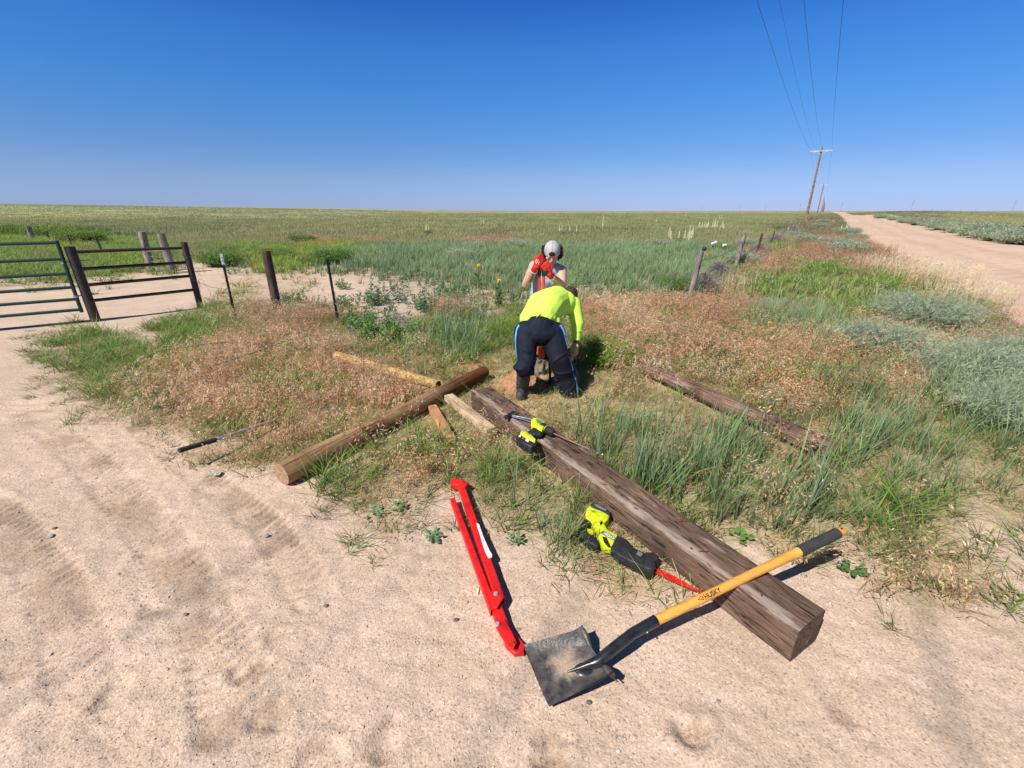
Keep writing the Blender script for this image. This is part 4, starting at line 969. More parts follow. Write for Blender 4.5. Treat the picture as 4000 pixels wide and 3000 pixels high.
# ------------------------------------------------------------------ drill and hammer on the timber
def drill():
    zt = .182
    root = thing('cordless_drill', G(2090, 1690, zt), 'lime green cordless drill with a long auger bit lying on top of the squared timber', 'power drill')
    def sl(name, pts, z0, z1, m, ins=.006, par=None, zz=None):
        mb = MB(); mb.slab([G(*p, zz or zt + .04) for p in pts], z0, z1, ins); return mb.build(name, m, par or root, ang=50)
    bd = sl('body', [(2074, 1650), (2082, 1638), (2106, 1642), (2130, 1656), (2126, 1674), (2116, 1690), (2094, 1680), (2076, 1670)], zt + .002, zt + .060, M['lime'], .01)
    sl('body_plate', [(2094, 1648), (2108, 1650), (2122, 1662), (2116, 1672), (2096, 1660)], zt + .0605, zt + .0625, M['greyp'], 0, bd)
    a_ = G(2118, 1668, zt + .035); b_ = G(2164, 1694, zt + .035); d = (b_ - a_).normalized()
    mb = MB(); mb.tube([a_, a_ + d * .02, a_ + d * .03, a_ + d * .05, a_ + d * .055, b_ - d * .01, b_], [.034, .034, .028, .028, .031, .027, .018], 20); mb.build('chuck', M['black'], root)
    mb = MB(); q = a_ + d * .0525; mb.tube([q - d * .002, q + d * .002], .0315, 20); mb.build('torque_ring', M['lime'], root)
    sl('grip', [(2086, 1672), (2100, 1678), (2112, 1690), (2104, 1700), (2090, 1698), (2076, 1702), (2064, 1700), (2060, 1690), (2074, 1680)], zt + .012, zt + .054, M['black'], .012)
    sl('trigger', [(2102, 1682), (2118, 1690), (2112, 1700), (2100, 1698)], zt + .02, zt + .05, M['black'], .008)
    sl('battery_mount', [(2034, 1690), (2050, 1688), (2074, 1702), (2094, 1722), (2088, 1732), (2056, 1716), (2032, 1700)], zt + .0, zt + .055, M['lime'], .008)
    bt = sl('battery', [(2017, 1702), (2031, 1693), (2062, 1708), (2093, 1728), (2092, 1740), (2074, 1746), (2042, 1731), (2018, 1714)], zt - .02, zt + .045, M['black'], .01)
    for k, pts in enumerate([[(2026, 1704), (2034, 1702), (2034, 1710), (2026, 1710)], [(2054, 1718), (2066, 1722), (2064, 1730), (2052, 1724)], [(2040, 1710), (2048, 1714), (2046, 1720), (2038, 1716)]]):
        sl('battery_slot', pts, zt + .0452, zt + .047, M['inkwhite'] if k < 2 else M['greyp'], 0, bt)
    # auger bit
    p0 = b_ - d * .005; p1 = G(2362, 1781, zt + .022); dd = (p1 - p0); L = dd.length; dn = dd.normalized()
    mb = MB(); mb.tube([p0, p0 + dn * (L * .72)], .0052, 10); mb.tube([p0 + dn * (L * .72), p1], .003, 8)
    mb.build('drill_bit', mat('rusty_steel', (.36, .2, .13), .5, .6, bump=.1), root)
    s_ = dn.cross(Vector((0, 0, 1))).normalized(); uu = s_.cross(dn); sp_ = MB()
    sp_.tube([p0 + dn * (L * (.73 + .27 * k / 60)) + (s_ * math.cos(k * .75) + uu * math.sin(k * .75)) * .006 for k in range(61)], .0028, 6); sp_.build('bit_flutes', M['steel'], root)
drill()
def hammer():
    zt = .185; root = thing('hammer', G(1995, 1620, zt), 'black claw hammer with polished steel shaft lying on the timber behind the drill', 'hammer')
    c = G(1996, 1618, zt + .02); a_ = G(1976, 1630, zt + .018); b_ = G(2015, 1604, zt + .022); d = (b_ - a_).normalized(); s_ = Vector((-d.y, d.x, 0))
    h = MB(); h.tube([a_, a_ + d * .012, a_ + d * .022, a_ + d * .035, c, c + d * .02], [.017, .017, .012, .014, .016, .014], 14)
    for q in (-1, 1): h.tube([c + d * .012 + s_ * .003 * q, c + d * .035 + s_ * .008 * q + Vector((0, 0, .008)), c + d * .06 + s_ * .011 * q + Vector((0, 0, -.002))], [.010, .007, .003], 8)
    h.build('head', M['black'], root)
    for k, (p, q) in enumerate((((2000, 1622), (2084, 1640)), ((2000, 1626), (2080, 1650)))):
        mb = MB(); p = G(*p, zt + .018); q = G(*q, zt + .01); mb.tube([p, p.lerp(q, .5) + Vector((0, 0, .002)), q], [.006, .0065, .007], 10)
        mb.build('shaft', M['steel'], root)
hammer()
def bar():
    a_ = G(700, 1760, .165); b_ = G(842, 1718, .13); c = G(1075, 1640, .06)
    root = thing('metal_bar', a_, 'thin metal bar with a black rubber grip sticking out of the dry grass onto sand', 'metal bar')
    d = (b_ - a_).normalized(); mb = MB(); mb.tube([a_ - d * .004, a_, a_.lerp(b_, .5), b_], [.014, .018, .0178, .018], 16); mb.build('grip', M['grip'], root)
    mb = MB(); mb.tube([b_ - d * .01, b_.lerp(c, .5), c], .0125, 14); mb.build('shaft', M['dullsteel'], root)
bar()

# ------------------------------------------------------------------ fences and gates
def pxline(pts, Y): return [at(*p, Y) for p in pts]
def wire(name, pts, r, m, par, barbs=False, sag=0, n=14):
    P = []
    for a_, b_ in zip(pts[:-1], pts[1:]):
        a_, b_ = Vector(a_), Vector(b_)
        for k in range(n): t = k / n; p = a_.lerp(b_, t); p.z -= sag * 4 * t * (1 - t); P.append(p)
    P.append(Vector(pts[-1])); mb = MB(); mb.tube(P, r, 5)
    if barbs:
        for p in P[::1]:
            for _ in range(2):
                d = Vector((U(-1, 1), U(-1, 1), U(-1, 1))).normalized() * .012; mb.tube([p - d, p + d], r * .6, 4)
    return mb.build(name, m, par)
def panel():
    y1 = G(376, 1255).y; y2 = G(784, 1202).y
    root = thing('pipe_fence_panel', G(376, 1255), 'dark brown steel pipe fence panel with four rails between two thick posts', 'fence panel')
    for (b_, t_, r) in (((376, 1255), (271, 964), .068), ((784, 1202), (718, 947), .052)):
        g = G(*b_); q = at(*t_, g.y); mb = MB(); mb.tube([g - Vector((0, 0, .1)), q], r, 20); mb.tube([q, q + Vector((0, 0, .004))], r * 1.03, 20); mb.build('post', M['brownpipe'], root)
    for (l_, r_) in (((296, 984), (716, 968)), ((318, 1051), (724, 1025)), ((342, 1113), (740, 1078)), ((362, 1174), (756, 1132))):
        mb = MB(); mb.tube([at(*l_, y1), at(*r_, y2)], .026, 14); mb.build('rail', M['brownpipe'], root)
    for (p, q) in (((270, 1018), (352, 1018)), ((330, 1152), (385, 1147))):
        mb = MB(); a_ = at(*p, y1); b_ = at(*q, y1 + .12); mb.tube([a_, b_], .009, 8); mb.build('hinge_pin', M['dullsteel'], root)
panel()
def gate():
    y1 = G(376, 1255).y - .1; root = thing('tube_gate', G(330, 1262), 'dark green tubular steel farm gate with six rails at the left edge', 'gate')
    top = at(222, 945, y1); bot = at(318, 1215, y1); d = (G(0, 1297) - G(376, 1260)); d.z = 0; d.normalize()
    L = 3.9; hz = [1.0, .78, .575, .37, .175, 0.0]; zs = [bot.z + (top.z - bot.z) * k for k in hz]
    zs = [at(*p, y1).z for p in ((219, 948), (240, 1012), (259, 1069), (279, 1122), (293, 1168), (313, 1209))]
    for k, z in enumerate(zs):
        a_ = Vector((bot.x, bot.y, z)); a_ = bot.lerp(top, (z - bot.z) / (top.z - bot.z)); mb = MB(); mb.tube([a_, a_ + d * L], .024, 12); mb.build('rail', M['greenpipe'], root)
    for off, name in ((0, 'end_stile'), (L, 'end_stile'), (L * .5, 'brace')):
        mb = MB(); mb.tube([bot + d * off - Vector((0, 0, .02)), top + d * off + Vector((0, 0, .02))], .026, 14); mb.build(name, M['greenpipe'], root)
    for p in ((248, 1027), (297, 1158)):
        c = at(*p, y1); mb = MB(); mb.tube([c - Vector((0, 0, .018)), c + Vector((0, 0, .018))], .033, 14); mb.tube([c, at(p[0] + 28, p[1] - 6, y1 + .08)], .009, 8); mb.build('hinge', M['galv'], root)
gate()
def tpost(b_, t_, root, white=False):
    g = G(*b_); q = at(*t_, g.y); d = (q - g).normalized(); mb = MB(); s_ = Vector((1, .6, 0)).normalized(); f = Vector((-.6, 1, 0)).normalized()
    for (ax, a2, w1, w2) in ((s_, f, .019, .004), (f, s_, .014, .004)):
        o_ = Vector() if ax is s_ else f * .018
        vs = []
        for p in (g - d * .1, q):
            for u, v in ((-1, -1), (1, -1), (1, 1), (-1, 1)): vs.append(p + o_ + ax * w1 * u + a2 * w2 * v)
        mb.add(vs, [(0, 1, 5, 4), (1, 2, 6, 5), (2, 3, 7, 6), (3, 0, 4, 7), (4, 5, 6, 7), (3, 2, 1, 0)])
    for k in range(18):
        p = g.lerp(q, (k + 1) / 19); mb.box(p - f * .008, (.012, .01, .008))
    o = mb.build('t_post', M['tpost'], root)
    if white:
        mb = MB(); p = g.lerp(q, .83); vs = []
        for pp in (p, q + Vector((0, 0, .002))):
            for u, v in ((-1, -1), (1, -1), (1, 1), (-1, 1)): vs.append(pp + s_ * .021 * u + f * .0065 * v)
        mb.add(vs, [(0, 1, 5, 4), (1, 2, 6, 5), (2, 3, 7, 6), (3, 0, 4, 7), (4, 5, 6, 7)]); mb.build('white_tip', M['inkwhite'], o)
    return g, q
def wpost(b_, t_, r, m, root, name='post', label=None, n=14):
    g = G(*b_); q = at(*t_, g.y); o = log(name, None, None, g - Vector((0, 0, .1)), q, r * 1.04, r * .96, m, m, seg=14, n=n, rough=.05)
    rg = ORG[root.name]; o.parent = root; o.location = Vector(o.location) - rg; ORG[o.name] = rg
    if label: o['label'] = label
    return g, q
def fenceleft():
    root = thing('wire_fence', G(919, 1236), 'broken wire fence of two steel posts and one wooden post beside the pipe panel', 'wire fence')
    g1, q1 = tpost((919, 1236), (863, 992), root, True); g2, q2 = wpost((1088, 1222), (1038, 980), .075, M['darkpost'], root); g3, q3 = tpost((1323, 1270), (1278, 1010), root)
    gp = G(784, 1202); qp = at(718, 947, gp.y); A = lambda g, q, t: g.lerp(q, t)
    wire('wire', [A(gp, qp, .80), A(g1, q1, .85)], .003, M['wire'], root, True, .03); wire('wire', [A(gp, qp, .45), A(g1, q1, .45), G(1000, 1215, .12), A(g3, q3, .05)], .003, M['wire'], root, True, .05)
    wire('wire', [A(gp, qp, .2), A(g1, q1, .22), G(1010, 1228, .05)], .003, M['wire'], root, True, .02)
    wire('wire', [A(g3, q3, .6), at(1310, 1150, g3.y), at(1330, 1220, g3.y), at(1350, 1265, g3.y - .1), G(1400, 1330, .15)], .004, M['galv'], root, False, 0, 5)
    wire('wire', [A(g3, q3, .35), A(g3, q3, .32) + Vector((.04, -.04, 0)), A(g3, q3, .35) + Vector((.05, .02, 0))], .003, M['galv'], root, False, 0, 4)
    mb = MB()      # tangle of wire at the panel post
    for k in range(7):
        c = at(776 + U(-10, 22), 1090 + U(-30, 60), gp.y - .05); r = U(.05, .16); a_ = U(0, 6.28); t1 = Vector((math.cos(a_), math.sin(a_), U(-.5, .5)))
        mb.tube([c + t1 * (r * math.cos(t)) + Vector((0, 0, r * 1.1 * math.sin(t))) for t in [x * .45 for x in range(11)]], .0025, 4)
    mb.build('wire_tangle', M['wire'], root)
fenceleft()
w1 = wire('loose_barbed_wire', [G(460, 1480, .16), G(640, 1455, .2), G(850, 1425, .22), G(1060, 1355, .24), G(1250, 1265, .12)], .0032, M['wire'], None, True)
tag(w1, 'loose strand of barbed wire running through the dry grass left of the men', 'barbed wire')
w2 = wire('loose_barbed_wire', [G(480, 1475, .1), G(520, 1418, .2), G(620, 1372, .24), G(800, 1345, .24), G(960, 1330, .2)], .0032, M['wire'], None, True)
tag(w2, 'looped strand of barbed wire at the green edge of the dry grass', 'barbed wire')
def hbrace():
    root = thing('brace_fence', G(590, 1060), 'pair of grey wooden brace posts joined by a crossbar behind the pipe panel', 'fence brace')
    a_ = wpost((592, 1062), (553, 905), .10, M['greypost'], root); b_ = wpost((678, 1068), (628, 913), .10, M['greypost'], root)
    mb = MB(); mb.tube([at(566, 981, a_[0].y), at(640, 979, b_[0].y)], .035, 10); mb.build('crossbar', M['greypost'], root)
    for k in range(4): wire('wire', [a_[0].lerp(a_[1], .15 + .13 * k), b_[0].lerp(b_[1], .1 + .17 * k)], .006, M['galv'], root, False, .03, 6)
hbrace()
def farleft():
    root = thing('distant_fence', G(130, 940), 'line of thin old posts in green weeds beyond the green gate', 'wire fence')
    P = []
    for b_, t_, r in (((8, 912), (0, 888), .05), ((60, 923), (46, 893), .05), ((131, 940), (110, 885), .13), ((195, 946), (181, 909), .045), ((283, 968), (263, 918), .045), ((408, 998), (372, 926), .045)):
        P.append(wpost(b_, t_, r, M['greypost'] if r > .1 else M['darkpost'], root, n=8))
    for t in (.45, .8):
        wire('wire', [g.lerp(q, t) for g, q in P], .008, M['wire'], root, False, .05, 4)
farleft()
def fenceright():
    root = thing('wire_fence', G(2695, 1175), 'leaning old barbed wire fence running away along the right of the field', 'wire fence')
    A = []
    A.append(wpost((2690, 1172), (2741, 978), .055, M['greypost'], root, label='pale grey leaning corner post with black cap'))
    for b_, t_, r, m in (((2873, 1038), (2908, 918), .07, 'greypost'), ((2951, 997), (2978, 912), .05, 'darkpost'), ((3008, 958), (3026, 902), .035, 'darkpost'), ((3055, 925), (3057, 900), .09, 'greypost'), ((3075, 916), (3081, 888), .10, 'greypost'),
                         ((3098, 900), (3102, 880), .08, 'greypost'), ((3118, 890), (3122, 872), .09, 'greypost'), ((3130, 882), (3136, 866), .09, 'darkpost'), ((3150, 872), (3153, 857), .1, 'greypost'), ((3166, 863), (3170, 850), .1, 'greypost'), ((3180, 856), (3184, 845), .1, 'greypost')):
        A.append(wpost(b_, t_, r, M[m], root, n=8))
    for t, sg in ((.80, .12), (.52, .16), (.3, .12)):
        wire('wire', [g.lerp(q, t) for g, q in A[:8]], .007, M['wire'], root, False, sg, 8)
    g, q = A[0]; mb = MB(); mb.ell(q + Vector((.05, 0, .03)), (.045, .04, .04)); mb.tube([q + Vector((.02, 0, -.02)), q + Vector((.07, 0, .06))], .02, 8); mb.build('black_cap', M['black'], root)
    rg = MB(); b0 = q + Vector((.07, 0, -.01))
    for k in range(3): rg.tube([b0 + Vector((.02 * k, 0, .0)), b0 + Vector((.08 + .02 * k, -.02, -.06)), b0 + Vector((.11 + .035 * k, .0, -.16 + .02 * k))], [.012, .014, .010], 6, flat=.3)
    rg.build('orange_ribbon', M['rag'], root)
fenceright()
def farright():
    root = thing('distant_fence', G(3600, 868), 'low row of weathered posts in the field beyond the dirt road', 'wire fence')
    A = [wpost(b_, t_, .09, M['darkpost'], root, n=6) for b_, t_ in (((3640, 836), (3642, 819)), ((3702, 838), (3706, 820)), ((3730, 846), (3736, 826)), ((3746, 851), (3752, 832)), ((3795, 858), (3800, 838)), ((3912, 893), (3920, 870)), ((3955, 900), (3962, 872)), ((3992, 905), (4000, 880)))]
    for t in (.8,): wire('wire', [g.lerp(q, t) for g, q in A], .008, M['wire'], root, False, .05, 4)
farright()

# ------------------------------------------------------------------ power line
ORD = ['nearest', 'second', 'third', 'fourth', 'fifth', 'sixth', 'seventh', 'eighth', 'ninth', 'tenth', 'eleventh', 'twelfth', 'thirteenth', 'fourteenth', 'fifteenth', 'sixteenth']
B1 = G(3147, 864); B1 = Vector((B1.x, B1.y, 0)); Ht = at(3206, 579, B1.y).z; LD = Vector((68.3, 104.4, 0)); ld = LD.normalized(); pr_ = Vector((ld.y, -ld.x, 0))
def upole():
    root = thing('utility_pole', B1, 'nearest wooden utility pole with a pale crossarm standing by the fence', 'utility pole', 'utility poles along the road')
    def P(x, y, z): return B1 + pr_ * x + ld * y + Vector((0, 0, z))
    o = log('pole', None, None, P(0, 0, -.2), P(.0, 0, Ht), .20, .13, M['pole'], M['pole'], seg=20, n=14, rough=.02); o.parent = root; o.location = Vector(o.location) - B1
    za = Ht - .42; mb = MB(); M3 = Matrix.Rotation(math.atan2(pr_.y, pr_.x), 3, 'Z'); mb.box(P(0, -.16, za), (3.1, .17, .20), M3); arm = mb.build('crossarm', M['arm'], root)
    for s_ in (-1, 1):
        mb = MB(); mb.tube([P(s_ * .75, -.17, za - .05), P(0, -.17, za - .6)], .022, 6); mb.build('brace', M['arm'], root)
    for x in (-1.45, -.7, 1.45): mb = MB(); q = P(x, -.16, za + .07); mb.tube([q, q + Vector((0, 0, .07)), q + Vector((0, 0, .13))], [.03, .05, .035], 8); mb.build('insulator', M['greyp'], arm)
    mb = MB(); q = P(0, 0, Ht); mb.tube([q, q + Vector((0, 0, .12)), q + Vector((0, 0, .2))], [.03, .06, .04], 8); mb.build('insulator', M['greyp'], root)
    return root
up0 = upole()
def copytree(o, par=None):
    c = o.copy(); COL.objects.link(c)
    if par is not None: c.parent = par
    for ch in list(o.children): copytree(ch, c)
    return c
ds = [1.0, 2.45, 3.3, 3.9, 4.7, 5.6, 6.6, 7.9, 9.5]
for k, s_ in enumerate(ds):
    c = copytree(up0); c.location = B1 + LD * s_; c['label'] = f'{ORD[k + 1]} wooden utility pole along the dirt road, counted from the camera'
    c.scale = (1, 1, 1)
for k, (x, dz, r, lab) in enumerate(((-1.45, -.25, .009, 'outer left overhead power cable above the fence line'), (-.7, -.25, .0055, 'thin inner overhead cable left of the pole tops'), (0, .18, .009, 'overhead cable carried on the pole tops'), (1.45, -.25, .009, 'outer right overhead cable nearest the road'))):
    P = []
    for i, s_ in enumerate((-1.0, 0, 1.0, 2.45, 3.3)):
        p = B1 + LD * s_ + pr_ * x + Vector((0, 0, Ht + dz)) - ld * .16
        if P:
            a_ = P[-1]
            for t in range(1, 24): q = a_.lerp(p, t / 24); q.z -= 1.5 * 4 * (t / 24) * (1 - t / 24); P.append(q)
        P.append(p)
    mb = MB(); mb.tube(P, r, 5); tag(mb.build('overhead_cable', M['cable'], org=P[0]), lab, 'power cable')
def ttower():
    root = thing('transmission_tower', (0, 0, 0), 'x', 'transmission tower', 'far transmission towers on the horizon')
    mb = MB(); mb.tube([(0, 0, -3), (0, 0, 30)], [.55, .3], 6); mb.build('pole', M['tower'], root)
    for z, w_ in ((28, 6), (24, 8), (20, 8)): mb = MB(); mb.box((0, 0, z), (w_, .35, .35)); mb.build('crossarm', M['tower'], root)
    return root
tt = ttower(); spots = [(3123, 791, 'tallest'), (3146, 795, ''), (3284, 787, ''), (2988, 800, ''), (2888, 801, ''), (2740, 806, ''), (3558, 778, ''), (3954, 779, '')]
labs = ['three armed grey transmission tower just left of the nearest utility pole', 'slim transmission tower between the near pole and the three armed tower', 'transmission tower above the far end of the dirt road',
        'faint transmission tower left of the three armed one', 'faint transmission tower second left of the three armed one', 'faintest transmission tower farthest left on the horizon',
        'transmission tower above the middle of the right hand field', 'transmission tower at the right edge of the horizon']
for k, (px, py, _) in enumerate(spots):
    Yd = 2007 * 28 / (823 - py); Yd = min(Yd, 2600); g = at(px, 823, Yd); c = tt if k == 0 else copytree(tt)
    c.location = (g.x, g.y, -1.2); c['label'] = labs[k]; s_ = min(1, Yd / 1500 + .2); c.rotation_euler = (0, 0, R(20))

# ------------------------------------------------------------------ shrubs, yuccas and other single plants
def plantmesh(name, t, parent=None, org=(0, 0, 0)):
    v, f, c = t; o = npmesh(name, v, f, np.clip(c, 0, 1), M['leaf'])
    if parent is not None: o.parent = parent
    return o
def sage_t(n, hh, rr, ww, col=((.12, .15, .07), (.42, .48, .32))):
    t = T(); n = int(n * 2.4); ww = ww * .5
    for _ in range(n):
        az = U(0, 6.28); r = rr * math.sqrt(U(0, 1)); p = (math.cos(az) * r * .45, math.sin(az) * r * .45, U(-.02, hh * .25)); h = hh * U(.5, 1.0) * (1 - .35 * (r / rr) ** 2)
        q = t.blade(p, az + U(-.5, .5), h * U(.7, 1.2), ww, U(.1, .75) * (r / rr + .3), U(.2, .9), j(col[0]), j(col[1], .35), 3)
        for k in range(3):
            t.leaf(np.array(q) - np.array([U(-.04, .04), U(-.04, .04), U(0, .35) * h]), (U(-1, 1) + .4, U(-1, 1), U(.1, 1)), hh * .14, ww * 1.5, j(col[1]))
    return t.done()
def wood_t(n, hh, rr):
    t = T()
    for _ in range(n): t.blade(spot(rr * .2), U(0, 6.28), hh * U(.3, .6), .008, U(.3, 1), .2, (.12, .09, .06), (.2, .16, .1), 2)
    return t.done()
def sage(px, py, hh, rr, n, ww, label, group=None, src=None):
    g = G(px, py)
    if src is None:
        root = thing('sagebrush', g, label, 'shrub', group); f = plantmesh('foliage', sage_t(n, hh, rr, ww), root); s_ = plantmesh('stems', wood_t(24, hh, rr), root)
    else:
        root = copytree(src); root['label'] = label; root.location = g; root.rotation_euler = (0, 0, U(0, 6.28)); k = U(.85, 1.2); root.scale = (k, k, k * U(.9, 1.1))
    root.location.z = float(height(np.array([g.x]), np.array([g.y]), False)[0]); return root
sage(3590, 1272, .56, .44, 1500, .009, 'large rounded grey green sagebrush between the lush grass and the road')
sage(3430, 1375, .44, .36, 1200, .009, 'grey green sagebrush in front of the large rounded one')
sage(3790, 1510, .48, .30, 1400, .008, 'feathery pale sagebrush near the right edge, above the wheatgrass')
sage(3985, 1480, .52, .33, 1300, .008, 'pale sagebrush cut by the right edge, beside the road verge')
sage(3960, 1670, .40, .28, 1200, .007, 'lowest sagebrush at the right edge, over the bare sand')
base = None; row = [(3440, 862), (3490, 866), (3540, 874), (3590, 882), (3640, 892), (3690, 902), (3745, 912), (3800, 925), (3850, 936), (3905, 946), (3995, 958)]
for k, (px, py) in enumerate(row[::-1]):
    lab = f'{ORD[k]} sagebrush from the right in the row on the far road edge'
    if k == 0: lab = 'sagebrush at the right edge, ending the row on the far road edge'
    s_ = sage(px, py, .95, 1.25, 700, .045, lab, 'sagebrush row along the far edge of the road', base); base = base or s_
b2 = None; ls = [(3285, 905, 'grey green sagebrush at the left road edge, beyond the white flowered yucca'), (3320, 915, 'sagebrush right beside the white flowered yucca on the left verge'), (3345, 938, 'sagebrush on the sandy left road edge below the white flowered yucca'),
      (3265, 965, 'low sagebrush in the reddish verge left of the road'), (3150, 950, 'small sagebrush in the reddish grass near the fence tumbleweeds'), (3110, 925, 'small sagebrush close to the far fence posts'), (3215, 870, 'sagebrush on the verge right of the nearest utility pole'),
      (3200, 890, 'second low sagebrush on the verge right of the nearest utility pole'), (3255, 850, 'distant sagebrush on the verge beside the road'), (3310, 988, 'low sagebrush at the foot of the reddish verge')]
for px, py, lab in ls: s_ = sage(px, py, .5, .7, 600, .03, lab, 'sagebrush on the left road verge', b2); b2 = b2 or s_
b3 = None
for px, py, lab in ((1850, 972, 'grey sagebrush in the blue green grass left of the standing man'), (2020, 965, 'round sagebrush just left of the grey cap'), (1800, 1010, 'smallest dark sagebrush in the blue green grass'), (2000, 972, 'sagebrush touching the round one left of the cap'), (2565, 965, 'lone pale sagebrush in the blue green grass left of the fence'),
                  (2890, 1030, 'dark sagebrush behind the second leaning fence post'), (2910, 960, 'sagebrush beside the flat fence board')):
    s_ = sage(px, py, .42, .42, 500, .02, lab, 'sagebrush scattered in the field', b3); b3 = b3 or s_
def bush(px, py, hh, rr, n, ww, col, label, name='green_bush', cat='bush'):
    g = G(px, py); root = thing(name, g, label, cat); plantmesh('foliage', sage_t(n, hh, rr, ww, col), root); plantmesh('stems', wood_t(14, hh, rr), root)
YG = ((.08, .12, .025), (.24, .32, .08)); DG = ((.04, .10, .02), (.15, .27, .06))
bush(2360, 1420, .32, .30, 900, .009, ((.07, .12, .02), (.24, .36, .06)), 'bright green wiry bush right behind the bending man')
bush(1985, 1310, .30, .28, 700, .008, ((.09, .15, .02), (.30, .42, .08)), 'yellow green feathery bush left of the bending man\'s back')
bush(200, 930, .9, 1.4, 800, .05, YG, 'large yellow green bush behind the green gate'); bush(320, 950, .8, 1.2, 800, .045, YG, 'yellow green bush between the gate and the thin posts')
bush(1080, 1010, .45, .7, 700, .025, YG, 'yellow green bush behind the wooden post of the left fence'); bush(1230, 1035, .35, .6, 600, .02, YG, 'low yellow green bush behind the second steel post')
bush(1300, 1030, .55, .5, 700, .025, DG, 'dark green leafy bush right of the second steel post'); bush(860, 1040, .5, .5, 600, .03, DG, 'dark green bush behind the white tipped steel post')
bush(3060, 905, .55, .7, 600, .035, DG, 'dark green bush behind the fence near the utility pole'); bush(2830, 985, .35, .45, 600, .02, YG, 'green bush under the white poppies')
bush(1180, 950, .5, .9, 600, .035, DG, 'dark green bush band at the left of the blue green grass'); bush(2630, 1130, .3, .3, 500, .015, DG, 'dark leafy bush just left of the leaning corner post')
def leafy(px, py, n, L, hh, rr, cl, label):
    g = G(px, py); t = T()
    for _ in range(n):
        az = U(0, 6.28); h = hh * U(.5, 1.05); lean = U(0, .6); q = rr * math.sqrt(U(0, 1)); p = np.array([math.cos(az) * q, math.sin(az) * q, 0]); t.blade(p, az, h, .006, lean, .15, j((.12, .15, .06)), j(cl), tw=0)
        for k in range(16):
            u = U(.12, 1); b = p + np.array([math.cos(az) * lean * h * u, math.sin(az) * lean * h * u, h * u]); t.leaf(b, (U(-1, 1), U(-1, 1), U(-.1, .9)), L * U(.6, 1.2), L * .38, j(cl, .3))
    root = thing('leafy_weed', g, label, 'weed', 'leafy weeds on the sandy ground'); plantmesh('leaves', t.done(), root)
for args in ((1350, 1205, 22, .06, .26, .14, (.20, .30, .15), 'small leafy weed right beside the second steel post'), (1470, 1190, 30, .07, .30, .2, (.22, .33, .17), 'grey green leafy weed on sand, midway between steel post and men'),
             (1660, 1215, 34, .07, .34, .2, (.20, .31, .17), 'upright leafy weed standing alone on sand left of the sunflowers'), (1400, 1290, 46, .06, .30, .24, (.16, .29, .09), 'green leafy weed clump at the foot of the second steel post'),
             (1480, 1340, 50, .06, .34, .26, (.15, .29, .07), 'large dark green leafy weed in front of the grey twig pile'), (1580, 1310, 36, .05, .26, .22, (.22, .33, .13), 'pale green leafy weed touching the grey twig pile'), (1340, 1130, 16, .06, .22, .12, (.22, .32, .17), 'small round weed on sand behind the second steel post'),
             (1760, 1330, 40, .05, .30, .24, (.18, .31, .10), 'leafy green weed left of the yellow green feathery bush'), (1790, 1165, 34, .06, .30, .24, (.17, .29, .12), 'leafy weed clump just left of the taller sunflower'), (1130, 1190, 34, .05, .24, .3, (.20, .26, .09), 'low weed clump behind the wooden fence post base'),
             (2690, 1120, 22, .06, .3, .2, (.12, .24, .08), 'dark leafy weed left of the leaning corner post'), (2420, 1130, 34, .05, .26, .4, (.18, .29, .11), 'leafy weed strip along the tan grass right of the men')):
    leafy(*args)
# yuccas
def yucca(px, py, stalks, hh, label, R_=.3):
    g = G(px, py); root = thing('yucca', g, label, 'yucca'); t = T()
    for _ in range(70): t.blade((0, 0, 0), U(0, 6.28), U(.25, .5), .03, U(.1, 1.4), 0, j((.10, .15, .07)), j((.26, .33, .17)), 1)
    plantmesh('leaves', t.done(), root)
    for k in range(stalks):
        x = U(-1, 1) * R_ * (1 if stalks > 1 else 0); y = U(-.6, .6) * R_; h = hh * U(.75, 1.1); mb = MB(); mb.tube([g + Vector((x * .7, y * .7, 0)), g + Vector((x, y, h))], [.014, .008], 5)
        s_ = mb.build('stalk', M['cream'], root); fl = MB()
        for q in range(24): a_ = U(0, 6.28); zz = h * (.4 + .6 * q / 24); w_ = .030 * (1.2 - q / 24); fl.ell(g + Vector((x + math.cos(a_) * w_, y + math.sin(a_) * w_, zz)), (.024 * (1.3 - q / 24), .024 * (1.3 - q / 24), .032), n=5, m=3)
        fl.build('flowers', M['cream'], s_)
